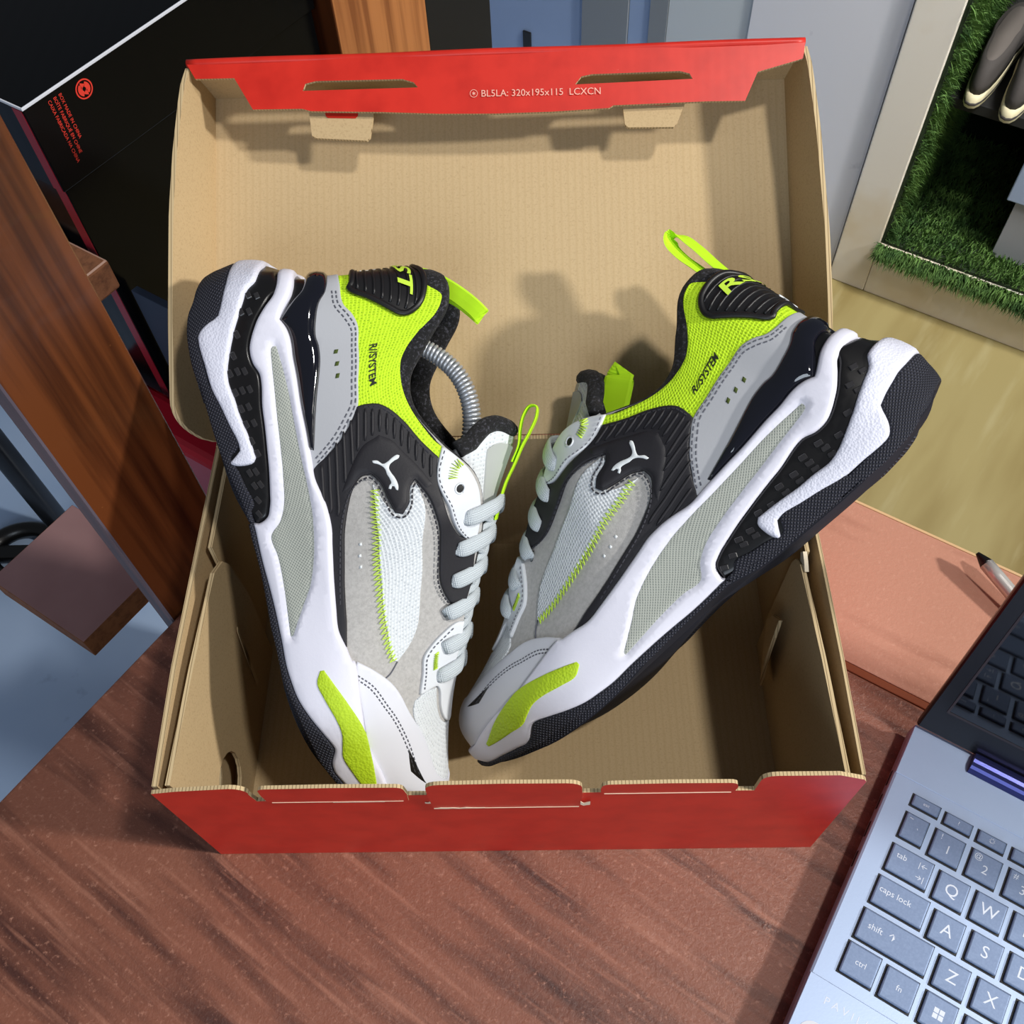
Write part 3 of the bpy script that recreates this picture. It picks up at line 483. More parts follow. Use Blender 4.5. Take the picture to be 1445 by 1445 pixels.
# ------------------------------------------------------------------ sneakers
PN = json.loads('''{"outsole_heel": [[0.0847,0.0764],[0.0734,-0.0017],[0.0749,-0.083],[0.0909,-0.1454],[0.1092,-0.1909],[0.1326,-0.2],[0.1531,-0.1985],[0.1808,-0.1987],[0.2101,-0.1905],[0.2443,-0.184],[0.2127,-0.1791],[0.2479,-0.1768],[0.2841,-0.1783],[0.3182,-0.1758],[0.361,-0.1598],[0.3958,-0.1547],[0.433,-0.1775],[0.436,-0.1566],[0.4193,-0.1341],[0.4141,-0.1081],[0.4078,-0.0946],[0.3878,-0.0955],[0.3576,-0.1046],[0.3389,-0.1241],[0.3349,-0.1192],[0.3247,-0.0555],[0.318,-0.0479],[0.2896,-0.0594],[0.2574,-0.0801],[0.2214,-0.1075],[0.2226,-0.123],[0.1902,-0.1234],[0.1659,-0.1268],[0.1508,-0.1188],[0.144,-0.0899],[0.1352,0.022],[0.1208,0.0405],[0.1074,0.0528]],"outsole_fore": [[0.4365,-0.1858],[0.4608,-0.2],[0.4883,-0.2],[0.519,-0.2],[0.5579,-0.2],[0.5906,-0.1963],[0.6304,-0.1786],[0.664,-0.1679],[0.6876,-0.16],[0.7129,-0.1452],[0.7399,-0.1415],[0.7687,-0.1423],[0.7952,-0.151],[0.7926,-0.1527],[0.8281,-0.1574],[0.8676,-0.1614],[0.9106,-0.1682],[0.9507,-0.1879],[0.9645,-0.1638],[0.9672,-0.1035],[0.9661,-0.0181],[0.9805,-0.0767],[0.9609,-0.139],[0.9309,-0.1383],[0.8787,-0.1243],[0.8413,-0.1217],[0.8217,-0.1218],[0.8079,-0.1031],[0.788,-0.0443],[0.7854,-0.0413],[0.7624,-0.0563],[0.7334,-0.0869],[0.7033,-0.1153],[0.6805,-0.1261],[0.6534,-0.1386],[0.6188,-0.1461],[0.5781,-0.159],[0.5393,-0.1711],[0.5013,-0.1795],[0.4621,-0.1733],[0.4363,-0.1596]],"fin": [[0.0864,0.0764],[0.0847,0.1085],[0.0905,0.1595],[0.1004,0.2067],[0.1121,0.1671],[0.1335,0.1381],[0.1504,0.11],[0.1688,0.0704],[0.1909,0.0332],[0.2146,-0.0022],[0.2301,-0.014],[0.2553,-0.0058],[0.2844,-0.003],[0.3101,0.0099],[0.3332,0.0172],[0.3477,0.0198],[0.3539,-0.0032],[0.3552,-0.0216],[0.3461,-0.1261],[0.3421,-0.1331],[0.3362,-0.0885],[0.331,-0.0575],[0.321,-0.0543],[0.2942,-0.0726],[0.2613,-0.0902],[0.23,-0.1136],[0.1946,-0.119],[0.1659,-0.1268],[0.1508,-0.1188],[0.144,-0.0899],[0.1352,0.022],[0.1208,0.0405],[0.1074,0.0528]],"tpu": [[0.0953,0.2023],[0.1036,0.2494],[0.1138,0.307],[0.1223,0.3351],[0.1294,0.277],[0.1476,0.2293],[0.1617,0.1882],[0.1805,0.1475],[0.1971,0.127],[0.2165,0.1299],[0.2345,0.1536],[0.2501,0.1525],[0.2794,0.1315],[0.3096,0.1163],[0.3398,0.0945],[0.3707,0.0632],[0.3982,0.0184],[0.425,-0.0418],[0.4353,-0.0738],[0.4382,-0.1481],[0.4184,-0.1508],[0.3802,-0.1338],[0.3324,-0.1462],[0.2875,-0.1346],[0.254,-0.1354],[0.2092,-0.1283],[0.1703,-0.1164],[0.1441,-0.0933],[0.132,0.0285],[0.1072,0.0692],[0.0877,0.1147]],"midsole": [[0.1246,0.3369],[0.1317,0.2798],[0.1491,0.2322],[0.1628,0.1912],[0.1814,0.151],[0.1979,0.1306],[0.2172,0.1336],[0.2354,0.1573],[0.2508,0.1564],[0.28,0.1357],[0.3102,0.121],[0.3403,0.0996],[0.371,0.0685],[0.3983,0.0239],[0.4253,-0.0374],[0.4356,-0.0688],[0.4401,-0.1445],[0.4365,-0.1603],[0.4622,-0.174],[0.5014,-0.1803],[0.5395,-0.1718],[0.5783,-0.1597],[0.619,-0.1467],[0.6537,-0.1391],[0.6808,-0.1267],[0.7038,-0.1158],[0.7342,-0.0873],[0.7633,-0.0566],[0.7864,-0.0415],[0.789,-0.0445],[0.8092,-0.1044],[0.8233,-0.1236],[0.8433,-0.1235],[0.8812,-0.127],[0.9353,-0.1456],[0.9562,-0.1337],[0.9645,-0.0613],[0.9617,-0.0131],[0.9617,-0.0191],[0.8966,0.1045],[0.8495,0.1641],[0.8007,0.1787],[0.7533,0.2268],[0.6826,0.2617],[0.6792,0.2582],[0.6783,0.2437],[0.6564,0.2213],[0.6259,0.1841],[0.5966,0.1806],[0.567,0.1837],[0.5336,0.1958],[0.4998,0.2208],[0.4693,0.2597],[0.4425,0.286],[0.4215,0.3035],[0.3954,0.318],[0.3703,0.3467],[0.3352,0.365],[0.2986,0.3636],[0.2604,0.3551],[0.2272,0.341],[0.1991,0.3353],[0.1834,0.3208],[0.1692,0.2954],[0.1329,0.3534]],"window": [[0.2006,0.2484],[0.2038,0.2671],[0.2178,0.2743],[0.2471,0.2912],[0.2828,0.3068],[0.3238,0.3078],[0.3598,0.2977],[0.3929,0.2728],[0.4322,0.2145],[0.4652,0.1694],[0.4986,0.1296],[0.5304,0.0936],[0.5532,0.0627],[0.5878,-0.0137],[0.6181,-0.0776],[0.6152,-0.092],[0.5701,-0.091],[0.5304,-0.0868],[0.4935,-0.0858],[0.4719,-0.0956],[0.464,-0.0896],[0.4493,-0.0182],[0.43,0.0412],[0.402,0.1063],[0.3716,0.1561],[0.3345,0.1902],[0.3013,0.2084],[0.2642,0.2214],[0.2259,0.2282],[0.2053,0.2365]],"patch": [[0.6754,0.0814],[0.6746,0.058],[0.69,0.0227],[0.713,0.0399],[0.747,0.0655],[0.7682,0.0599],[0.799,-0.0142],[0.8305,-0.0215],[0.8916,-0.0281],[0.8954,-0.0069],[0.8663,0.0722],[0.8219,0.1583],[0.7805,0.1952],[0.73,0.1606],[0.6969,0.118]],"heel_wing": [[0.1706,0.2883],[0.1465,0.3521],[0.1222,0.3979],[0.1049,0.4372],[0.1016,0.4614],[0.1112,0.4903],[0.1258,0.5022],[0.1512,0.4734],[0.1782,0.4584],[0.2026,0.4592],[0.2163,0.4733],[0.2473,0.483],[0.2849,0.4686],[0.319,0.4369],[0.3514,0.3917],[0.3772,0.3379],[0.3352,0.365],[0.2986,0.3636],[0.2604,0.3551],[0.2272,0.341],[0.1991,0.3353],[0.1834,0.3208]],"heel_counter": [[0.1216,0.4873],[0.1135,0.563],[0.1528,0.5792],[0.1714,0.6194],[0.1945,0.6561],[0.2299,0.6769],[0.2847,0.71],[0.326,0.7009],[0.3393,0.6507],[0.3559,0.5585],[0.3694,0.4481],[0.3848,0.3401],[0.3804,0.3313],[0.3607,0.3477],[0.3165,0.4136],[0.2821,0.446],[0.2441,0.4624],[0.2137,0.455],[0.1961,0.438],[0.1675,0.441],[0.1425,0.4588]],"collar_mesh": [[0.1119,0.5564],[0.1085,0.6034],[0.1059,0.7315],[0.1038,0.9256],[0.1293,0.9924],[0.1499,0.9984],[0.1829,1.0],[0.2155,0.9792],[0.2486,0.9497],[0.2746,0.9491],[0.3029,0.9717],[0.3434,0.9894],[0.3823,0.9956],[0.4112,0.991],[0.4392,0.985],[0.4549,0.9931],[0.4591,0.9482],[0.4497,0.9278],[0.4276,0.9302],[0.3928,0.928],[0.3632,0.8919],[0.3408,0.8253],[0.3256,0.6879],[0.283,0.694],[0.2133,0.6556],[0.1934,0.6421],[0.1728,0.6067],[0.1568,0.5692]],"overlay": [[0.3256,0.695],[0.3272,0.7401],[0.3377,0.8282],[0.3602,0.896],[0.3904,0.934],[0.4255,0.9373],[0.4553,0.9429],[0.4674,0.8873],[0.4928,0.8267],[0.5325,0.8058],[0.577,0.8558],[0.6053,0.9681],[0.6279,0.9844],[0.6545,1.0],[0.6713,0.9914],[0.6905,0.9774],[0.6798,0.8983],[0.6511,0.8147],[0.6262,0.7746],[0.5837,0.7513],[0.5456,0.7547],[0.511,0.7576],[0.4786,0.781],[0.4538,0.7934],[0.4574,0.7479],[0.4766,0.6845],[0.4879,0.6258],[0.4799,0.5987],[0.4532,0.6189],[0.4271,0.6376],[0.4131,0.6261],[0.4105,0.5731],[0.4238,0.4777],[0.4514,0.3791],[0.4909,0.2918],[0.5532,0.2378],[0.5944,0.2281],[0.6199,0.2298],[0.6553,0.223],[0.6502,0.2075],[0.6295,0.1784],[0.5966,0.1747],[0.567,0.1771],[0.5333,0.1887],[0.4994,0.2135],[0.4688,0.2528],[0.4419,0.2791],[0.4211,0.2966],[0.3949,0.3111],[0.3839,0.3258],[0.3695,0.4492],[0.3561,0.5594],[0.3395,0.6514]],"lobe_flat": [[0.4292,0.3807],[0.395,0.5378],[0.3737,0.6718],[0.3733,0.7795],[0.3921,0.8307],[0.4134,0.8426],[0.4501,0.85],[0.4791,0.8359],[0.4757,0.7896],[0.4525,0.7972],[0.4569,0.7447],[0.4756,0.6796],[0.483,0.6302],[0.4781,0.6038],[0.4516,0.624],[0.4257,0.6427],[0.412,0.6303],[0.409,0.5785],[0.4203,0.4885]],"mesh_wedge": [[0.4241,0.6007],[0.4651,0.593],[0.4831,0.6201],[0.4797,0.6705],[0.4553,0.7556],[0.4597,0.7892],[0.4852,0.7485],[0.5455,0.6623],[0.6256,0.6623],[0.6828,0.658],[0.7035,0.6091],[0.7188,0.5195],[0.7131,0.4967],[0.6684,0.469],[0.6202,0.4384],[0.5509,0.4269],[0.49,0.475],[0.4516,0.5453]],"eyestay": [[0.4504,0.9894],[0.4601,0.9955],[0.4737,0.9957],[0.4912,0.9891],[0.5089,0.9835],[0.5276,0.9817],[0.5439,0.9789],[0.5653,0.9792],[0.583,0.9739],[0.5975,0.9646],[0.6006,0.9514],[0.5926,0.9099],[0.5697,0.8524],[0.5447,0.8256],[0.519,0.8235],[0.498,0.8265],[0.4791,0.8512],[0.4673,0.8909],[0.4591,0.9333]],"eyestay_low": [[0.7109,0.9366],[0.7161,0.8494],[0.7285,0.7522],[0.7395,0.7054],[0.7716,0.6879],[0.8111,0.6466],[0.8399,0.7945],[0.8716,0.8124],[0.9201,0.7619],[0.9556,0.7329],[1.0168,0.7235],[1.0194,0.8312],[1.0276,0.9819],[0.7997,1.0],[0.7421,1.0],[0.7174,1.0]],"toe_mesh": [[0.8492,0.7992],[0.823,0.7092],[0.8125,0.5983],[0.8248,0.5643],[0.8796,0.5493],[0.9177,0.5185],[0.9302,0.4611],[0.949,0.4713],[0.9836,0.4838],[0.9669,0.5973],[0.9351,0.7194]],"toe_cap": [[0.6824,0.2738],[0.7075,0.3615],[0.7553,0.475],[0.8185,0.5321],[0.8964,0.5512],[0.9535,0.4814],[0.9672,0.4513],[0.97,0.3729],[0.9672,0.2281],[0.97,-0.0251],[0.9143,0.0597],[0.8619,0.14],[0.8085,0.1693],[0.7602,0.2237],[0.6886,0.2614]],"triangle": [[0.8574,0.4235],[0.8913,0.4161],[0.9255,0.3995],[0.8868,0.3547],[0.8713,0.3892]],"tab": [[0.1206,0.6042],[0.1119,0.6146],[0.1096,0.63],[0.1091,0.6731],[0.1091,0.7579],[0.1079,0.8564],[0.1089,0.9161],[0.1128,0.923],[0.1334,0.918],[0.1526,0.9111],[0.1683,0.8949],[0.1769,0.8699],[0.1765,0.8383],[0.1679,0.7971],[0.1535,0.7364],[0.1392,0.6734],[0.1301,0.6271]],"L_zig": [[0.4336,0.5918],[0.47,0.5044],[0.5279,0.4249],[0.5781,0.4101],[0.6259,0.4302],[0.6738,0.4579],[0.714,0.4925]],"L_seam": [[0.7191,0.5204],[0.7305,0.4616],[0.7319,0.4078],[0.728,0.3427]],"L_toest1": [[0.7009,0.2582],[0.7294,0.3356],[0.7731,0.3929],[0.8098,0.4343],[0.8564,0.4399],[0.904,0.398]],"L_toest2": [[0.7054,0.2494],[0.7312,0.317],[0.7735,0.3728],[0.8094,0.4123],[0.8526,0.4178],[0.8979,0.3751]],"L_ctr1": [[0.1247,0.5459],[0.1529,0.5585],[0.1735,0.602],[0.1966,0.6448],[0.2342,0.6656],[0.2836,0.6943],[0.3229,0.6865],[0.3364,0.6371],[0.3532,0.5459],[0.3678,0.4346],[0.3792,0.3435]],"L_ctr2": [[0.1244,0.5285],[0.1574,0.5432],[0.1785,0.5875],[0.2005,0.6285],[0.2326,0.6455],[0.2816,0.6715],[0.3191,0.6649],[0.3326,0.6144],[0.3495,0.5284],[0.3638,0.42],[0.3719,0.3481]],"L_ov1": [[0.3303,0.7332],[0.3421,0.8244],[0.3629,0.8824],[0.3916,0.9168],[0.4257,0.9208],[0.4545,0.9234]],"L_ov2": [[0.5919,0.2017],[0.5514,0.2181],[0.4897,0.2766],[0.4504,0.3658],[0.4243,0.4735],[0.4152,0.5691],[0.4174,0.6143],[0.4297,0.6222],[0.456,0.6038],[0.4834,0.5833],[0.4934,0.6185],[0.4827,0.6854],[0.4617,0.7531],[0.4586,0.7815],[0.4761,0.7724],[0.5084,0.7468],[0.5418,0.7385],[0.6232,0.7544],[0.6503,0.7962],[0.6826,0.89]],"L_eye1": [[0.4564,0.9845],[0.4627,0.9373],[0.4694,0.8971],[0.4801,0.8611],[0.4989,0.8368],[0.5198,0.8343],[0.5455,0.8372],[0.5704,0.8647],[0.5904,0.9147],[0.5971,0.9515]],"L_elow": [[0.7169,0.9198],[0.7238,0.8589],[0.733,0.7685],[0.7447,0.7247],[0.7756,0.7085],[0.8109,0.6786]],"D_hole0": [[0.2341,0.5636]],"D_hole1": [[0.2544,0.5758]],"D_hole2": [[0.2733,0.5853]],"D_perf0": [[0.5072,0.356]],"D_perf1": [[0.5251,0.3361]],"D_perf2": [[0.5438,0.3293]],"D_eyelet": [[0.5073,0.9025]],"D_text": [[0.2432,0.7598],[0.2967,0.7975]],"D_limetack": [[0.4823,0.9849],[0.4807,0.9569],[0.4841,0.9341],[0.4902,0.9064]],"D_limetack2": [[0.7474,0.7974],[0.7641,0.788],[0.7821,0.7885]],"logo": [[0.3985,0.6767],[0.4021,0.7021],[0.4096,0.7161],[0.4108,0.7426],[0.4106,0.7759],[0.4125,0.8033],[0.4157,0.8101],[0.4172,0.7995],[0.4158,0.7744],[0.4158,0.7452],[0.419,0.7285],[0.4249,0.7229],[0.4327,0.7219],[0.4404,0.7168],[0.4473,0.7065],[0.4517,0.6929],[0.4494,0.6859],[0.4441,0.6897],[0.4418,0.6824],[0.4451,0.667],[0.4425,0.6571],[0.4386,0.6745],[0.4378,0.6868],[0.4308,0.6964],[0.4239,0.6997],[0.4176,0.7082],[0.4128,0.7065],[0.406,0.6911],[0.4015,0.674]],"D_studs": [[0.1223,0.1719],[0.1274,0.209],[0.1445,0.129],[0.148,0.1665],[0.1722,0.0857],[0.1977,0.0477],[0.2194,0.0091],[0.2208,0.0497],[0.224,0.0862],[0.2484,0.0115],[0.2492,0.0511],[0.2512,0.0917],[0.2736,0.0186],[0.2742,0.0618],[0.2975,0.0197],[0.2988,0.0673],[0.3232,0.0236],[0.3426,0.0386],[0.3666,-0.0467],[0.3678,-0.011],[0.3865,-0.0477],[0.3876,-0.0137],[0.4077,-0.0691],[0.4277,-0.1032]],"L_lining": [[0.1362,0.9934],[0.1776,1.0],[0.2199,0.9979],[0.2528,0.9697],[0.2797,0.9744],[0.3063,0.9958],[0.3467,1.0],[0.3852,1.0],[0.4154,1.0],[0.446,1.0],[0.4582,1.0],[0.4733,1.0],[0.4909,1.0],[0.5119,0.9954],[0.5322,1.0],[0.5499,1.0],[0.5691,1.0],[0.6013,1.0],[0.6121,1.0]],"D_lace": [[0.5551,0.8956],[0.5974,0.86],[0.6421,0.8667],[0.6851,0.858],[0.7464,0.8649],[0.8102,0.8243]],"ribs": [[[0.3798,0.3924],[0.3967,0.3606],[0.4144,0.3214],[0.4338,0.2794]],[[0.3691,0.4597],[0.3935,0.4149],[0.4193,0.3547],[0.4481,0.2939]],[[0.3588,0.5243],[0.3883,0.4742],[0.4196,0.3998],[0.4549,0.3246]],[[0.3492,0.5856],[0.369,0.5594],[0.3894,0.5233],[0.4115,0.472]],[[0.3399,0.6445],[0.357,0.6267],[0.3738,0.6024],[0.3915,0.5697]],[[0.3309,0.7001],[0.3473,0.6832],[0.3629,0.6605],[0.3789,0.6309]],[[0.3338,0.7441],[0.3468,0.7311],[0.3592,0.7142],[0.3716,0.6931]],[[0.3394,0.7861],[0.3502,0.7744],[0.3605,0.76],[0.3707,0.7427]],[[0.3466,0.8272],[0.3555,0.8163],[0.3639,0.8035],[0.3723,0.7887]],[[0.3583,0.8626],[0.3667,0.8495],[0.3746,0.8349],[0.3824,0.8183]],[[0.3718,0.8925],[0.3796,0.8767],[0.387,0.8595],[0.3942,0.8403]],[[0.3876,0.9115],[0.3949,0.8917],[0.4018,0.8708],[0.4087,0.8485]],[[0.4031,0.9203],[0.4097,0.8986],[0.4162,0.8761],[0.4228,0.8529]],[[0.4186,0.9209],[0.4246,0.8994],[0.4306,0.8776],[0.4369,0.8554]],[[0.4332,0.9203],[0.4391,0.8991],[0.4451,0.878],[0.4516,0.8565]],[[0.4467,0.9234],[0.4534,0.8998],[0.4601,0.8751],[0.4671,0.8493]]]}''')
SU, SV = 345., 100.                       # surface coordinates in about millimetres
def wrap(poly, lo=None, hi=None, vend=None):
    """panels that run round the heel centre (lo) or the toe tip (hi) are closed on the centre line"""
    def run(poly, test, a0):
        n = len(poly); fl = [test(p[0]) for p in poly]
        if not any(fl): return poly
        st = next(i for i in range(n) if not fl[i] and fl[(i+1) % n]); q = [poly[(st+1+i) % n] for i in range(n)]; f = [test(p[0]) for p in q]
        k = f.index(False) if False in f else n
        v0, v1 = q[0][1], q[k-1][1]
        if vend: v0, v1 = vend[0] if vend[0] is not None else v0, vend[1] if vend[1] is not None else v1
        return [q[0], (a0, v0), (a0, v1), q[k-1]]+q[k:] if k > 1 else [(a0, v0)]+q[1:]
    if lo: poly = run(poly, lambda a: a < lo, -.003)
    if hi: poly = run(poly, lambda a: a > hi, 1.003)
    return poly
def pdist(Q, B):
    A = B; C = np.roll(B, -1, 0); d = C-A; L2 = (d*d).sum(1)+1e-12; out = np.full(len(Q), 1e9)
    for i in range(0, len(Q), 400):
        q = Q[i:i+400, None]; t = np.clip(((q-A)*d).sum(-1)/L2, 0, 1); out[i:i+400] = np.sqrt((((q-A)-d*t[..., None])**2).sum(-1)).min(1)
    return out
def inpoly(Q, B):
    x, y = Q[:, 0][:, None], Q[:, 1][:, None]; x1, y1 = B[:, 0], B[:, 1]; x2, y2 = np.roll(x1, -1), np.roll(y1, -1)
    c = ((y1 > y) != (y2 > y)) & (x < (x2-x1)*(y-y1)/(y2-y1+1e-12)+x1); return c.sum(1) % 2 == 1
class Shoe:
    def __init__(self, root, sgn): self.root = root; self.s = sgn
    def surf(self, UV, off, med=False):
        UV = np.asarray(UV, float); a = UV[:, 0]/SU; v = UV[:, 1]/SV
        if med: a = -a
        P = body(a, v)+bodyn(a, v)*np.asarray(off)[..., None] if np.ndim(off) else body(a, v)+bodyn(a, v)*off
        P = P.copy(); P[:, 1] *= self.s; return P
    def norm(self, UV, med=False):
        UV = np.asarray(UV, float); n = bodyn((-1 if med else 1)*UV[:, 0]/SU, UV[:, 1]/SV).copy(); n[:, 1] *= self.s; return n
    def flip(self, V, F, UV, med):
        f = F[len(F)//2]; a, b, c = (np.array(V[i]) for i in f[:3]); n = np.cross(b-a, c-a); ref = self.norm(np.asarray(UV)[list(f[:1])], med)[0]
        return [tuple(reversed(g)) for g in F] if n@ref < 0 else F
    def panel(self, name, poly, thick, mt, r=1., grid=3.2, step=1.5, corner=50, recess=None, med=False, edge=None, sink=-.6, label=None, raw=False):
        B = np.array([(a*SU, v*SV) for a, v in poly]); B = catmull(B, step, True, corner)
        keep = [0]
        for i in range(1, len(B)):
            if np.linalg.norm(B[i]-B[keep[-1]]) > .35: keep.append(i)
        B = B[keep]; n = len(B)
        area2 = (B[:, 0]*np.roll(B[:, 1], -1)-np.roll(B[:, 0], -1)*B[:, 1]).sum()
        if area2 < 0: B = B[::-1].copy()
        tg = np.roll(B, -1, 0)-np.roll(B, 1, 0); tg /= np.linalg.norm(tg, axis=1, keepdims=True)+1e-9; nin = np.stack([-tg[:, 1], tg[:, 0]], 1)
        pts = [B]
        for f in ((.35, 1.) if r > .4 else (1.,)):
            R = B+nin*r*f; ok = inpoly(R, B) & (pdist(R, B) > r*f*.8); pts.append(R[ok])
        lo, hi = B.min(0), B.max(0); gx, gy = np.meshgrid(np.arange(lo[0], hi[0], grid), np.arange(lo[1], hi[1], grid)); G = np.stack([gx.ravel(), gy.ravel()], 1)
        G[:, 0] += np.where((np.round((G[:, 1]-lo[1])/grid).astype(int) % 2) == 1, grid*.5, 0)
        if len(G): G = G[inpoly(G, B)]
        if len(G): G = G[pdist(G, B) > r*1.5]
        pts.append(G)
        if recess:
            RB = catmull(np.array([(a*SU, v*SV) for a, v in recess[0]]), 1.5, True, 50); pts.append(RB)
            cc = RB.mean(0); tg2 = np.roll(RB, -1, 0)-np.roll(RB, 1, 0); tg2 /= np.linalg.norm(tg2, axis=1, keepdims=True)+1e-9; n2 = np.stack([-tg2[:, 1], tg2[:, 0]], 1)
            for f in (-2.2, 2.2): 
                R = RB+n2*f; pts.append(R[inpoly(R, B) & (pdist(R, B) > r)])
        A = np.concatenate(pts)
        res = delaunay_2d_cdt([Vector(p) for p in A], [], [list(range(n))], 1, 1e-4)
        UV = np.array([tuple(p) for p in res[0]]); F = [tuple(f) for f in res[2]]
        d = pdist(UV, B); e = edge if edge is not None else min(.5*thick, r*.8)
        u = np.clip(d/r, 0, 1); off = thick-e*(1-np.sqrt(np.clip(1-(1-u)**2, 0, 1)))
        if recess:
            dr = pdist(UV, RB); sd = np.where(inpoly(UV, RB), dr, -dr); t = np.clip((sd+1.6)/2.2, 0, 1); off = off-recess[1]*t*t*(3-2*t)
        V = self.surf(UV, off, med)
        # skirt
        cnt = {}
        for f in F:
            for i in range(len(f)): cnt.setdefault(tuple(sorted((f[i], f[(i+1) % len(f)]))), []).append((f[i], f[(i+1) % len(f)]))
        be = [v[0] for v in cnt.values() if len(v) == 1]; bv = sorted({i for e_ in be for i in e_}); mp = {b: len(V)+k for k, b in enumerate(bv)}
        F = self.flip(V, F, UV, med); ori = {}
        for f in F:
            for i in range(len(f)): ori[(f[i], f[(i+1) % len(f)])] = 1
        S = self.surf(UV[bv], sink, med); V = np.concatenate([V, S]); F = list(F)
        for a, b in be:
            if (a, b) not in ori: a, b = b, a
            F.append((b, a, mp[a], mp[b]))
        uv = np.concatenate([UV, UV[bv]])*.1
        o = mobj(name, V, F, mt, self.root, smooth=True, uv=uv, label=label); return o
    def both(self, name, poly, thick, mt, **kw):
        o = self.panel(name, poly, thick, mt, **kw); self.panel(name, poly, thick, mt, med=True, **{k: v for k, v in kw.items() if k not in ('label', 'grid')}, grid=kw.get('grid', 3.2)*1.8); return o
    def line(self, poly, step): return catmull(np.array([(a*SU, v*SV) for a, v in poly]), step)
    def stitches(self, polys, off, mt, ln=1.9, gap=2.9, w=.38, parent=None, name='stitching'):
        V = []; F = []
        for pl in polys:
            L = self.line(pl, .5); s = np.concatenate([[0], np.cumsum(np.linalg.norm(np.diff(L, axis=0), axis=1))]); p = np.arange(.5, s[-1]-ln, gap)
            a = np.stack([np.interp(p, s, L[:, k]) for k in (0, 1)], 1); b = np.stack([np.interp(p+ln, s, L[:, k]) for k in (0, 1)], 1); PA = self.surf(a, off); PB = self.surf(b, off); NN = self.norm(a)
            for A, B_, n in zip(PA, PB, NN):
                t = B_-A; sd = np.cross(t, n); sd /= np.linalg.norm(sd)+1e-9; k = len(V)
                V += [A-sd*w, A+sd*w, B_+sd*w, B_-sd*w, (A+A*0+n*.35), (B_+n*.35)]
                F += [(k, k+1, k+4), (k+1, k+2, k+5, k+4), (k+2, k+3, k+5), (k+3, k, k+4, k+5)]
        o = mobj(name, V, F, mt, self.root, kind='stuff'); return o
    def tube(self, name, UVpts, off, rad, mt, nseg=6, smooth=True, parent=None):
        P = self.surf(UVpts, off); n = self.norm(UVpts); V, F, uv = ribbon(P, n, rad, rad, nseg, flat=2.); return mobj(name, V, F, mt, self.root, smooth=True, uv=uv)
    def text(self, name, s, size, uv0, ang, off, mt, shear=0, bold=0, xs=1.):
        V, F = finetext(*textmesh(s, size, 'CENTER', shear, bold)); V = V*np.array([xs, 1, 1]); c, s_ = math.cos(ang), math.sin(ang); d = -self.s        # reading direction along +U on the right shoe
        # finer mesh so that the letters bend with the surface
        UV = np.stack([uv0[0]+d*V[:, 0]*c-V[:, 1]*s_, uv0[1]+d*V[:, 0]*s_+V[:, 1]*c], 1)
        W = self.surf(UV, off); return mobj(name, W, self.flip(W, F, UV, False), mt, self.root)
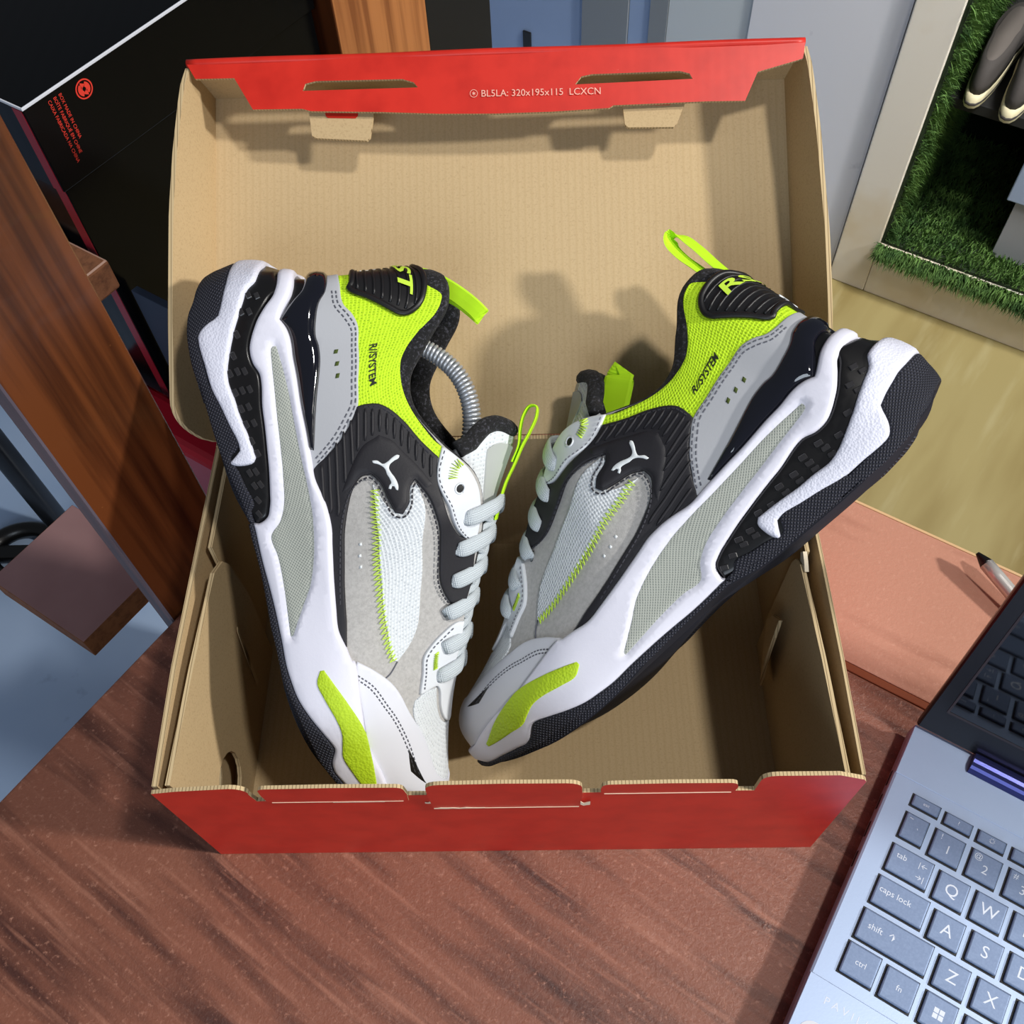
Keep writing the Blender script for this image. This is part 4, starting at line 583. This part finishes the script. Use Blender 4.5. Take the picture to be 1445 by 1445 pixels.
def build_shoe(root, sgn, which):
    S = Shoe(root, sgn); p = {k: [tuple(q) for q in v] for k, v in PN.items()}
    L3 = lambda q: np.array(q, float)*np.array([1, sgn, 1])
    # core
    na, nv = 132, 34; A = np.linspace(0, 2, na, endpoint=False); Vv = np.concatenate([np.linspace(-.2, 0, 6)[:-1], np.linspace(0, 1, nv-5)])
    g = np.array([[(a*SU, v*SV) for v in Vv] for a in A]).reshape(-1, 2); P = S.surf(g, 0.); nr = len(Vv); F = []
    for i in range(na):
        j = (i+1) % na
        for k in range(nr-1): F.append((i*nr+k, j*nr+k, j*nr+k+1, i*nr+k+1))
    F = S.flip(P, F, g, False); mobj('upper', P, F, 'suede', root, smooth=True, uv=g*.1, mats=['suede', 'rubber', 'tpu'], midx=[1 if max(g[i, 1] for i in f) < 20 else 2 if max(g[i, 1] for i in f) < 50 and (min(g[i, 0] for i in f)/SU < .2 or max(g[i, 0] for i in f)/SU > 1.8) else 0 for f in F])
    bt = S.surf(np.array([(a*SU, -.2*SV) for a in A]), .3); bt2 = bt+np.array([0, 0, 1.2]); c = bt.mean(0); Vb = list(bt)+[c]+list(bt2*np.array([.985, .97, 1])+np.array([2.2, 0, 3]))
    Fb = [(i, (i+1) % na, na) for i in range(na)]+[(i, (i+1) % na, na+1+(i+1) % na, na+1+i) for i in range(na)]; Vb, Fb = fixn(Vb, Fb); mobj('outsole_bottom', Vb, Fb, 'rubber', root)
    # inner lining and footbed
    v2 = np.linspace(.28, 1, 20); g = np.array([[(a*SU, v*SV) for v in v2] for a in A]).reshape(-1, 2); P = S.surf(g, -3.2); nr = 20
    F = [(i*nr+k, i*nr+k+1, ((i+1) % na)*nr+k+1, ((i+1) % na)*nr+k) for i in range(na) for k in range(nr-1)]; F = S.flip(P, F, g, False); F = [tuple(reversed(f)) for f in F]
    base = [i*nr for i in range(na)]; P = np.concatenate([P, P[base].mean(0)[None]]); F += [(base[i], base[(i+1) % na], len(P)-1) for i in range(na)]
    mobj('lining', P, F, 'lining', root, smooth=True)
    # sole unit
    S.both('outsole', wrap(p['outsole_heel'], lo=.1), 4.6, 'rubber', r=1.2, label='black textured rubber outsole')
    S.both('outsole', wrap(p['outsole_fore'], hi=.94), 4.4, 'rubber', r=1., label='black textured rubber outsole')
    S.both('heel_cage', wrap(p['tpu'], lo=.117, vend=(.085, .32)), 3.0, 'tpu', r=1.5)
    S.both('heel_fin', wrap(p['fin'], lo=.102, vend=(.076, .19)), 5.2, 'fin_white', r=1.8, label='white textured foam fin')
    S.panel('midsole', wrap(wrap(p['midsole'], lo=.135), hi=.94), 4.2, 'midsole_white', r=2.2, recess=(p['window'], 1.5), grid=3., label='white foam midsole')
    S.panel('midsole', wrap(wrap(p['midsole'], lo=.135), hi=.94), 4.2, 'midsole_white', r=2.2, grid=5., med=True)
    S.panel('midsole_window', p['window'], 3.05, 'window_mesh', r=.6, grid=4, label='grey ribbed mesh window in the midsole')
    S.both('toe_patch', p['patch'], 4.75, 'lime_foam', r=.8, label='lime green foam patch')
    S.both('heel_wing', wrap(p['heel_wing'], lo=.127), 4.2, 'wing', r=4.5, edge=2.6, label='glossy black heel wing')
    # studs in the heel cage
    sb = boxg(-1.9, 1.9, -1.25, 1.25, -.8, .75, .3, 1); stud = None
    for a, v in p['D_studs']:
        uv = np.array([(a*SU, v*SV)]); P = S.surf(uv, 3.)[0]; n = S.norm(uv)[0]; t = S.surf(uv+[[1, .25]], 3.)[0]-P; t -= n*(t@n); t /= np.linalg.norm(t); b = np.cross(n, t)
        if stud is None: stud = mobj('stud', sb[0], sb[1], 'stud_black', root); o = stud
        else: o = bpy.data.objects.new('stud', stud.data); COL.objects.link(o); o.parent = root
        mm = Matrix.Identity(4)
        for i in range(3): mm[i][0], mm[i][1], mm[i][2], mm[i][3] = t[i], b[i], n[i], P[i]*K
        o.matrix_local = mm
    # upper panels
    S.both('collar_mesh', wrap(p['collar_mesh'], lo=.115, vend=(None, .985)), 1.0, 'lime_mesh', r=.6, grid=3, label='neon lime mesh collar')
    S.both('heel_counter', wrap(p['heel_counter'], lo=.125), 1.7, 'counter_grey', r=.8, label='light grey leather heel counter')
    S.panel('mesh_insert', p['mesh_wedge'], .8, 'mesh_white', r=.5, grid=3, label='white woven mesh insert')
    S.both('overlay', p['overlay'], 1.9, 'overlay', r=.8, grid=2.6, label='black rubbery side overlay')
    S.panel('overlay_badge', p['lobe_flat'], 2.45, 'overlay', r=3., grid=2.6, edge=1.1)
    S.both('eyestay', p['eyestay'], 2.1, 'leather_white', r=.8, grid=3, label='white leather eyestay')
    S.both('lower_eyestay', p['eyestay_low'], 1.7, 'leather_white', r=.7, grid=3)
    S.both('toe_mesh', wrap(p['toe_mesh'], hi=.935), .8, 'mesh_white', r=.5, grid=3)
    S.both('toe_cap', wrap(p['toe_cap'], hi=.945), 1.5, 'toe_white', r=.8, grid=2.6, label='white leather toe cap')
    S.both('toe_mark', p['triangle'], 1.75, 'tpu', r=.3, grid=3, corner=10, label='small black triangle')
    # ribs of the overlay
    for q in PN['ribs']:
        L = S.line(q, 2.2); w = np.full(len(L), .85); w[0] = w[-1] = .3; Pp = S.surf(L, 1.95); V, F, uv = ribbon(Pp, S.norm(L), w, .75, 6, flat=2.); mobj('rib', V, F, 'overlay', root, smooth=True)
    S.panel('logo', p['logo'], 2.75, 'logo_white', r=.3, grid=3, corner=70, step=.8, label='white leaping cat logo')
    # heel tab
    tp = wrap(p['tab'], lo=.113); S.both('heel_tab', tp, 2.2, 'tab_rubber', r=1.2, grid=2.6, label='black ribbed rubber heel tab')
    tq = [q for q in tp if q[0] > .05]; tq = [(0, tq[1][1])]+tq[1:]+[tq[0], (0, tq[0][1])]; B = catmull(np.array([(a*SU, v*SV) for a, v in tq]), 1.5)
    for md in (False, True):
        Pp = S.surf(B, 2.2, md); V, F, uv = ribbon(Pp, S.norm(B, md), 1.5, 1.3, 8, flat=2.); mobj('tab_rim', V, F, 'tab_rubber', root, smooth=True)
    tv = np.array([q[1] for q in tp if q[0] > .05]); ta = np.array([q[0] for q in tp if q[0] > .05])
    for v in np.arange(.64, .9, .036):
        half = [a for a in np.linspace(.0, .2, 60) if inpoly(np.array([(a*SU, v*SV)]), np.array([(x*SU, y*SV) for x, y in tp]))[0]]
        if not half: continue
        am = max(half)-.008; L = np.array([(a*SU, v*SV) for a in np.linspace(-am, am, 24)]); Pp = S.surf(L, 2.3); V, F, uv = ribbon(Pp, S.norm(L), .75, .6, 6, flat=2.); mobj('tab_rib', V, F, 'tab_rubber', root, smooth=True)
    S.text('tab_lettering', 'RS-FAST', 8.6, (0, 84), 0, 3.3, 'lime_thread', .2, .2, xs=2.9)
    lg = np.array([(a*SU, v*SV) for a, v in p['logo']]); lg = lg-lg.mean(0); c, s_ = math.cos(2.2), math.sin(2.2)
    lg = np.stack([lg[:, 0]*c-lg[:, 1]*s_, lg[:, 0]*s_+lg[:, 1]*c], 1)*.62; lg[:, 0] = lg[:, 0]*2.6+3; lg[:, 1] += 69.5
    S.panel('tab_logo', [(u/SU, v/SV) for u, v in lg], 3.2, 'logo_white', r=.2, grid=3, corner=70, step=.7)
    # stitching
    S.stitches([p['L_toest1'], p['L_toest2']], 1.5, 'thread_grey', 1.6, 2.7)
    S.stitches([p['L_ctr1'], p['L_ctr2']], 1.75, 'thread_grey', 2., 3.4, .4)
    S.stitches([p['L_ov1'], p['L_ov2']], 1.95, 'thread_dark', 2.2, 3.2, .45)
    S.stitches([p['L_eye1'], p['L_elow']], 2.1, 'thread_grey', 1.5, 2.8, .3)
    L = S.line(p['L_zig'], 1.5); tg = np.gradient(L, axis=0); tg /= np.linalg.norm(tg, axis=1, keepdims=True); nn = np.stack([-tg[:, 1], tg[:, 0]], 1)
    zz = L+nn*np.where(np.arange(len(L)) % 2 == 0, 2.3, -2.3)[:, None]; zz = np.concatenate([np.stack([zz[:-1], (zz[:-1]+zz[1:])/2], 1).reshape(-1, 2), zz[-1:]])
    S.tube('zigzag_stitch', zz, 1.0, .3, 'lime_thread', 5)
    S.tube('seam', S.line(p['L_seam'], 1.5), .25, .35, 'thread_grey', 5)
    for key, off, w in (('D_limetack', 2.3, 1.8), ('D_limetack2', 1.9, 1.5)):
        L = S.line(p[key], .6); tg = np.gradient(L, axis=0); tg /= np.linalg.norm(tg, axis=1, keepdims=True); nn = np.stack([-tg[:, 1], tg[:, 0]], 1); zz = L+nn*np.where(np.arange(len(L)) % 2 == 0, w, -w)[:, None]; S.tube('bar_tack', zz, off, .5, 'lime_thread', 5)
    # perforations and eyelet
    for key, off, h, mt in [('D_hole%d' % i, 2.0, 1.25, 'hole') for i in range(3)]+[('D_perf%d' % i, .3, .9, 'logo_white') for i in range(3)]:
        a, v = p[key][0]; q = [((a*SU+dx)/SU, (v*SV+dy)/SV) for dx, dy in ((-h, -h*.7), (h*.8, -h), (h, h*.7), (-h*.8, h))]; S.panel('perforation', q, off, mt, r=.2, grid=3)
    a, v = p['D_eyelet'][0]; ring = np.array([(a*SU+2.3*math.cos(t), v*SV+2.3*math.sin(t)) for t in np.linspace(0, 2*math.pi, 17)]); S.tube('eyelet_rim', ring, 2.1, .5, 'leather_white', 6)
    S.panel('eyelet', [((a*SU+1.9*math.cos(t))/SU, (v*SV+1.9*math.sin(t))/SV) for t in np.linspace(0, 2*math.pi, 13)[:-1]], 2.25, 'eyelet_dark', r=.3, grid=3, corner=80)
    (a0, v0), (a1, v1) = p['D_text']; mid = ((a0+a1)/2*SU, (v0+v1)/2*SV); S.text('side_lettering', 'R//SYSTEM', 5.6, mid, math.atan2((v1-v0)*SV, (a1-a0)*SU)*1., 1.35, 'ink_black', .15, .12)
    # padded collar rim round the opening
    aa = np.linspace(-.66, .66, 120); g = np.stack([aa*SU, np.full(120, .985*SV)], 1); P = S.surf(g, -.6); n = S.norm(g)
    rad = 2.6+2.6*np.exp(-(aa/.28)**2)+1.2*np.exp(-((np.abs(aa)-.3)/.1)**2); dn = np.array([0, 0, 1.])*rad[:, None]*.35
    V, F, uv = ribbon(P-n*(rad*.45)[:, None]-dn, n, rad*1.35, rad*.85, 12, flat=2.2); mobj('collar_lining', V, F, 'knit_black', root, smooth=True, uv=uv)
    # tongue
    cx = [(232, 67), (220, 75), (207, 82), (190, 92), (176, 101.5), (160, 112), (147, 121), (134, 131), (126, 137), (120.5, 138.5)]; C = catmull(np.array(cx, float), 4.); n = len(C); t = np.linspace(0, 1, n); hw = 13+9*t; V = []; m_ = 13
    def tong(x, z, w, tt, f, dz):
        D = 4.5+21*max(0, (tt-.66)/.34)**1.2; g = abs(f); k = max(0, (tt-.7)/.3)
        return (x-5.*k*math.sin(min(1, g*1.25)*math.pi)+3*g**3*k, f*w*sgn, z-D*g**1.3-dz)
    for (x, z), w, tt in zip(C, hw, t):
        for j in range(m_): V.append(tong(x, z, w, tt, j/(m_-1)*2-1, 1.2))
    F = [(i*m_+j, i*m_+j+1, (i+1)*m_+j+1, (i+1)*m_+j) for i in range(n-1) for j in range(m_-1)]; V = np.array(V); nV = len(V); Vt = np.concatenate([V, V-np.array([0, 0, 5.])])
    Ft = F+[tuple(x+nV for x in f) for f in F]; bl = [j for j in range(m_)]+[i*m_+m_-1 for i in range(1, n)]+[(n-1)*m_+j for j in range(m_-2, -1, -1)]+[i*m_ for i in range(n-2, 0, -1)]
    Ft += [(bl[i], bl[(i+1) % len(bl)], bl[(i+1) % len(bl)]+nV, bl[i]+nV) for i in range(len(bl))]; Vt, Ft = fixn(Vt, Ft); uvt = [(v[1]*.1, v[0]*.1) for v in Vt]
    mobj('tongue', Vt, Ft, 'mesh_white', root, smooth=True, uv=uvt, label='white mesh tongue')
    # grey strip along the middle of the tongue, with the lime webbing edge beside it
    V2 = []; jj = np.linspace(-.6, .6, 9)
    for i, ((x, z), w, tt) in enumerate(zip(C, hw, t)):
        if i > n-3: continue
        for f in jj: V2.append(tong(x, z, w, tt, f, .4))
    k = len(jj); r_ = len(V2)//k; F2 = [(i*k+j, i*k+j+1, (i+1)*k+j+1, (i+1)*k+j) for i in range(r_-1) for j in range(k-1)]; V2, F2 = fixn(V2+[(a, b, c-1.2) for a, b, c in V2], F2+[tuple(q+len(V2) for q in f) for f in F2]+[(i*k, (i+1)*k, (i+1)*k+len(V2), i*k+len(V2)) for i in range(r_-1)]+[(i*k+k-1, (i+1)*k+k-1, (i+1)*k+k-1+len(V2), i*k+k-1+len(V2)) for i in range(r_-1)])
    mobj('tongue_strip', V2, F2, 'tongue_grey', root, smooth=False)
    # black padded top edge of the tongue
    rr = [np.array(tong(C[-1][0], C[-1][1], hw[-1]+.8, 1., f, 3.4))+np.array([.5, 0, 0]) for f in np.linspace(-1, 1, 41)]
    rr = np.array(rr); up = np.tile(np.array([-.6, 0, 1.]), (len(rr), 1)); V, F, uv = ribbon(rr, up, 4.4, 3.9, 12, flat=2.2); mobj('tongue_lining', V, F, 'knit_black', root, smooth=True, uv=uv)
    # lime pull loop on the tongue: webbing along the strip that doubles back on itself
    if which == 'A':
        lp = [(162, 114), (147, 124), (138, 132.4), (131, 138.6), (125.5, 144.4), (118.5, 150.4), (114.5, 151.6), (113.2, 148.6), (116.5, 144), (123, 140), (130, 137), (137, 131.2)]
        LP = catmull(np.array([(x, 0, z) for x, z in lp], float), 1.2); LP = LP-np.array([0, -.5*sgn, 0]); tg = np.gradient(LP, axis=0); up = np.cross(tg, [0, 1, 0])
        V, F, uv = ribbon(LP, up, 5.2, .55, 8, flat=4.); mobj('tongue_loop', V, F, 'lime_web', root, smooth=False, uv=uv, label='thin lime green webbing loop')
    else:
        lp = [(126, 1, 109), (117.5, 0, 115), (111, -1, 120), (107, -1.5, 123), (105.8, -3, 124), (107.5, -4.5, 122.8), (113, -5, 118.5), (123, -4, 111)]
        LP = catmull(np.array(lp, float)*np.array([1, sgn, 1]), 1.2); tg = np.gradient(LP, axis=0); up = np.tile(np.array([.05, 1.*sgn, .1]), (len(LP), 1))
        V, F, uv = ribbon(LP, up, 7.8, .5, 8, flat=4.); mobj('tongue_loop', V, F, 'lime_web', root, smooth=False, uv=uv, label='flat lime green webbing loop')
    # heel pull loop
    if which == 'A': lp = [(31, 1, 112), (36, 1.4, 120), (43, 1.8, 127), (51, 2.2, 133.2), (58.5, 2.2, 137.8), (62.6, .6, 139.6), (62.2, -1.6, 139.2), (57, -2.4, 136.2), (49, -2, 130.6), (42, -1, 123)]; wd = (-.55, .3, .85)
    else: lp = [(30, 0, 112), (33, 0, 121), (34.5, 0, 132), (35.5, 0, 145), (37.5, 1, 154), (40.5, 2, 157), (43.3, 3, 154), (43.8, 3, 146), (42, 2, 136), (40, 1, 126), (38.5, 0, 118)]; wd = (.55, 1., .35)
    LP = catmull(np.array(lp, float)*np.array([1, sgn, 1]), 1.2); tg = np.gradient(LP, axis=0); up = np.cross(tg, np.array(wd)*np.array([1, sgn, 1])); V, F, uv = ribbon(LP, up, 4.6 if which == 'A' else 5., .6, 8, flat=4.); mobj('heel_loop', V, F, 'lime_web', root, smooth=False, uv=uv, label='neon lime webbing pull loop')
    # laces: one crossing per eyelet row, the crossings under them slanted
    lz = p['D_lace']; cz = np.array(cx, float); cz = cz[np.argsort(cz[:, 0])]; ev = []
    for a, v in lz:
        uv = np.array([(a*SU, v*SV)]); ev.append((S.surf(uv, 2.6)[0], S.surf(uv, 2.6, True)[0], a, v))
    def top(x): return np.interp(x, cz[:, 0], cz[:, 1])
    for i, (el, em, a, v) in enumerate(ev):
        xm = (el[0]+em[0])/2-3; z0 = top(xm)+3.4; zt = (el[2]+em[2])/2
        pth = np.array([el-S.norm(np.array([(a*SU, v*SV)]))[0]*2.5, el, (xm+2, el[1]*.6, zt+(z0-zt)*.82), (xm, 0, z0), (xm+2, em[1]*.6, zt+(z0-zt)*.82), em, em-S.norm(np.array([(a*SU, v*SV)]), True)[0]*2.5]); L = catmull(pth, 1.6)
        # strap thickness follows the vamp: up in the middle, outwards at the ends
        f = np.clip(L[:, 1]/(abs(el[1])+1e-6), -1, 1); nv_ = np.stack([np.full(len(L), .45), f*1.2, 1.-.5*np.abs(f)], 1); w = np.full(len(L), 4.2)-1.1*np.exp(-((np.arange(len(L))-0)/2.5)**2)
        V, F, uvl = ribbon(L, nv_, w, 1.25, 12, flat=2.6); mobj('lace', V, F, 'lace_white', root, smooth=True, uv=uvl)
        if i < len(ev)-1:
            for q, (s0, s1) in enumerate(((el, ev[i+1][1]), (em, ev[i+1][0]))):
                xa, xb = s0[0]-2, s1[0]-2; pts = []
                for u in np.linspace(.14, .86, 7):
                    x = xa+(xb-xa)*u; y = s0[1]+(s1[1]-s0[1])*u; zz_ = s0[2]+(s1[2]-s0[2])*u; e = 1-abs(2*u-1)**2.2; pts.append((x, y, zz_+(top(x)+1.4+q*.9-zz_)*e))
                L = catmull(np.array(pts), 1.8); f = np.clip(L[:, 1]/20, -1, 1); nv_ = np.stack([np.full(len(L), .45), f*.9, np.ones(len(L))], 1); V, F, uvl = ribbon(L, nv_, 3.1, 1., 10, flat=2.6); mobj('lace', V, F, 'lace_white', root, smooth=True, uv=uvl)
    own = {'stud': 'heel_cage', 'rib': 'overlay', 'overlay_badge': 'overlay', 'logo': 'overlay', 'tab_rim': 'heel_tab', 'tab_rib': 'heel_tab', 'tab_lettering': 'heel_tab', 'tab_logo': 'heel_tab', 'midsole_window': 'midsole',  'toe_patch': 'midsole', 'zigzag_stitch': 'mesh_insert', 'eyelet': 'eyestay', 'eyelet_rim': 'eyestay', 'bar_tack': 'eyestay', 'side_lettering': 'collar_mesh', 'toe_mark': 'toe_cap', 'tongue_strip': 'tongue', 'tongue_lining': 'tongue', 'tongue_loop': 'tongue', 'seam': 'upper', 'perforation': 'heel_counter'}
    kids = [o for o in COL.objects if o.parent == root]; first = {}
    for o in kids: first.setdefault(o.name.split('.')[0], o)
    for o in kids:
        k = own.get(o.name.split('.')[0])
        if k: o.parent = first[k]                       # same frame, so nothing moves
    return S
def rigid(M, T):
    mm = Matrix.Identity(4)
    for i in range(3):
        for j in range(3): mm[i][j] = M[i][j]
        mm[i][3] = T[i]*K
    return mm
MA = [[0.29254, 0.07394, 0.95339], [-0.79956, 0.56579, 0.20146], [-0.52452, -0.82123, 0.22464]]; TA = [0.21, 240.02, 185.47]
MB = [[-0.72959, -0.34463, -0.5907], [-0.40738, -0.47477, 0.78015], [-0.54931, 0.80983, 0.20599]]; TB = [371.26, 146.68, 190.57]
ra = thing('sneaker', 'left sneaker, toe down against the front wall, coiled steel shoe tree in it', 'sneaker', group='pair of sneakers', mw=rigid(MA, TA))
build_shoe(ra, -1, 'A')
rb = thing('sneaker', 'right sneaker, slanting with its heel raised over the right box wall', 'sneaker', group='pair of sneakers', mw=rigid(MB, TB))
build_shoe(rb, 1, 'B')
# spring shoe tree inside the left one
st = thing('shoe_tree', 'coiled steel shoe tree bent in the opening of the left sneaker', 'shoe tree', mw=rigid(MA, TA))
sp = catmull(np.array([(44, 4, 62), (50, 2, 80), (60, 0, 96), (68, 0, 106.5), (75, 0, 112.6), (82, 0, 117), (90, 0, 119.6), (98.5, 0, 120.3), (107.5, 0, 119), (116, 0, 116), (124, 0, 111.5), (134, 0, 103), (146, 0, 91), (165, 0, 72), (190, 0, 52)], float), .5)
Ls = np.concatenate([[0], np.cumsum(np.linalg.norm(np.diff(sp, axis=0), axis=1))]); nt_ = int(Ls[-1]/2.15); q = np.linspace(0, Ls[-1], nt_*12); C = np.stack([np.interp(q, Ls, sp[:, k]) for k in range(3)], 1); tg = np.gradient(C, axis=0); tg /= np.linalg.norm(tg, axis=1, keepdims=True)
b1 = np.array([0, 1., 0]); b2 = np.cross(tg, b1); ph = q/2.15*2*math.pi; H = C+3.9*(np.cos(ph)[:, None]*b1+np.sin(ph)[:, None]*b2)
V, F, uv = ribbon(H, np.cos(ph)[:, None]*b1+np.sin(ph)[:, None]*b2, 1.0, 1.0, 6, flat=2.); mobj('spring', V, F, 'spring_steel', st, smooth=True)
bm = bmesh.new(); bmesh.ops.create_uvsphere(bm, u_segments=20, v_segments=12, radius=1)
for v in bm.verts: v.co = Vector((38+v.co.x*10, 4+v.co.y*14, 56+v.co.z*12))
bm.verts.index_update(); mobj('heel_knob', [tuple(v.co) for v in bm.verts], [tuple(v.index for v in f.verts) for f in bm.faces], 'knob_black', st, smooth=True); bm.free()
bm = bmesh.new(); bmesh.ops.create_uvsphere(bm, u_segments=20, v_segments=12, radius=1)
for v in bm.verts: v.co = Vector((212+v.co.x*34, v.co.y*22, 42+v.co.z*13-.15*v.co.x*34))
bm.verts.index_update(); mobj('toe_form', [tuple(v.co) for v in bm.verts], [tuple(v.index for v in f.verts) for f in bm.faces], 'knob_black', st, smooth=True); bm.free()
# ------------------------------------------------------------------ laptop
TH = math.radians(-32.1)
lt = thing('laptop', 'open silver-blue laptop with grey keys at the right edge of the table', 'laptop', (369.5, 13.4, .3), TH)
def lbox(name, x0, x1, w0, w1, z0, z1, mt, parent=lt, bev=0, seg=2, smooth=False, label=None):
    V, F = boxg(x0, x1, -w1, -w0, z0, z1, bev, seg); return mobj(name, V, F, mt, parent, smooth, label=label)
lbox('base', -13.6, 345, -49, 185, 3, 16.6, 'silver', bev=1.6)
lbox('base_bottom', -12, 343, -47, 183, 1, 5, 'silver_dark', bev=1)
lbox('hinge_deck', -13, 344.4, -48.6, -17.4, 16.5, 17.1, 'silver', bev=.3, seg=1)
lbox('palm_rest', -13, 344.4, 98.3, 184.4, 16.5, 17.1, 'silver', bev=.3, seg=1)
for w in (-20, -5, 12, 30): lbox('port', -14, -13.2, w, w+9, 8.5, 11.5, 'gap_and_shade', bev=.3, seg=1)
for x, y in ((-6, -40), (330, -40), (-6, 170), (330, 170)): lbox('rubber_foot', x, x+10, y, y+8, 0, 2, 'pen_black', bev=.5, seg=1)
keys = [('esc', -.1, 14.2, -10.9, -4.6, 'esc', 2.6)]
for i, t in enumerate(('?', '☀', '☼', '-', '+')): keys.append(('f', 17.5+17.5*i, 31.4+17.5*i, -10.4, -4, t, 3.))
keys.append(('k', -.1, 11.8, 0, 14.4, '~\n`', 3.))
for i, t in enumerate(('!1', '@2', '#3', '$4', '%5')): keys.append(('n', 16+19.15*i, 31.1+19.15*i, .4, 15.6, t, 6.))
keys.append(('w', -.3, 21, 19, 34, 'tab', 4.))
for i, t in enumerate('QWERT'): keys.append(('l', 24.8+18.95*i, 39.8+18.95*i, 20, 34.9, t, 8.5))
keys.append(('w', -.7, 25.3, 37.8, 53, 'caps lock', 4.))
for i, t in enumerate('ASDFG'): keys.append(('l', 28.9+18.95*i, 44.1+18.95*i, 39.4, 54.4, t, 8.5))
keys.append(('w', -1.3, 34.1, 56.8, 72.6, 'shift ↑', 4.))
for i, t in enumerate('ZXCVB'): keys.append(('l', 37.9+18.95*i, 53+18.95*i, 58.6, 73.8, t, 8.5))
keys += [('w', -1.9, 14.4, 75.4, 91.2, 'ctrl', 4.), ('w', 18, 33.6, 76.3, 91.9, 'fn', 4.), ('win', 37.8, 53, 77.1, 92.6, '', 0), ('w', 57, 72.2, 77.8, 93.2, 'alt', 4.)]
KM = {}
for kd, x0, x1, w0, w1, t, sz in keys:
    cx, cw = (x0+x1)/2, (w0+w1)/2; kk = (round((x1-x0)*2), round((w1-w0)*2))
    if kk not in KM:
        hx, hw = (x1-x0)/2, (w1-w0)/2
        a = mobj('key', *boxg(-hx, hx, -hw, hw, 0, 1.9, .8, 2), 'keycap', lt); b = mobj('key_gap_shade', *boxg(-hx-.9, hx+.5, -hw-.9, hw+.5, -.3, .12, .1, 1), 'gap_and_shade', a); KM[kk] = (a.data, b.data)  # dark plate for the gap, wider left and front where shade is painted in
    else:
        a = bpy.data.objects.new('key', KM[kk][0]); COL.objects.link(a); a.parent = lt; b = bpy.data.objects.new('key_gap_shade', KM[kk][1]); COL.objects.link(b); b.parent = a
    a.location = (cx*K, -cw*K, 16.7*K)
    def leg(s, size, x, y):
        V, F = textmesh(s, size, 'CENTER'); mobj('legend', [(v[0]+x, v[1]+y, 1.95) for v in V], F, 'key_ink', a)
    if kd == 'n': leg(t[0], 4.2, -4.2, 4.4); leg(t[1], 6.5, .5, -1)
    elif kd == 'win':
        for i in (-1, 1):
            for j in (-1, 1): V, F = boxg(i*1.35-1.15, i*1.35+1.15, j*1.35-1.15, j*1.35+1.15, 1.85, 1.96); mobj('legend', V, F, 'key_ink', a)
    elif t == 'tab': leg('tab', 4.2, -5, 2.4); leg('|←', 4., 6, 3); leg('→|', 4., 6, -3.4)
    elif t == 'caps lock': leg(t, 4.4, -3, 1)
    elif t.startswith('shift'): leg('shift', 4.4, -10, .5); leg('↑', 5, -1.5, .5)
    elif kd == 'k': leg('~', 3.6, -3, 4.6); leg('`', 5, 1.5, -1)
    else: leg(t, sz, 0, 0)
V, F = textmesh('P A V I L I O N', 5.2, 'LEFT'); mobj('lettering', [(v[0]-2.6, v[1]-107, 17.15) for v in V], F, 'key_ink', lt)
V, F, mi = sheet([(-1.5+7*math.cos(t), -125+7*math.sin(t), 17.12) for t in np.linspace(0, 2*math.pi, 25)[:-1]], (0, 0, 1), .15); mobj('sticker', V, F, 'carton_white', lt)
n = 20; V = []; F = []
for x in (19.4, 312):
    for k in range(n): t = 2*math.pi*k/n; V.append((x, 43+6.2*math.cos(t), 17.5+6.2*math.sin(t)))
F = [(k, (k+1) % n, n+(k+1) % n, n+k) for k in range(n)]+[tuple(range(n)), tuple(range(2*n-1, n-1, -1))]; V, F = fixn(V, F); mobj('hinge', V, F, 'hinge_blue', lt)
sc = bpy.data.objects.new('screen_lid', None)
def scr(name, x0, x1, t0, t1, d0, d1, mt, par, bev=0):
    an = math.radians(101); V, F = boxg(x0, x1, d0, d1, t0, t1, bev, 2); W = []
    for x, d, t in V: W.append((x, 47-math.cos(an)*t+math.sin(an)*d, 19+math.sin(an)*t+math.cos(an)*d))
    return mobj(name, W, F, mt, par)
s0 = scr('screen_lid', -13.2, 345, 0, 222, 0, 5.5, 'bezel', lt, 1.5)
scr('display', -3.5, 336, 24, 216, -.25, .3, 'screen', s0); scr('screen_frame', -4.6, 337, 22.6, 24, -.5, .4, 'silver_dark', s0); scr('screen_frame', -4.6, -3.5, 24, 216, -.5, .4, 'silver_dark', s0)
# ------------------------------------------------------------------ pen
pn = thing('pen', 'shiny metal pen with a black tip behind the laptop screen', 'pen', (452, 160, 0))
A_ = np.array([446.5, 171, 15.]); B_ = np.array([486, 101, 6.]); d = (B_-A_)/np.linalg.norm(B_-A_); L = np.linalg.norm(B_-A_)
def pseg(name, t0, t1, r0, r1, mt, n=8):
    ts = np.linspace(t0, t1, n); P = np.array([A_+d*t for t in ts])-np.array([452, 160, 0]); V, F, uv = ribbon(P, np.tile([0, 0, 1.], (n, 1)), np.linspace(r0, r1, n), np.linspace(r0, r1, n), 14, flat=2.); mobj(name, V, F, mt, pn, smooth=True)
pseg('tip', 0, 8, 1.2, 4.2, 'pen_black'); pseg('barrel', 8, L, 4.4, 4.6, 'chrome')
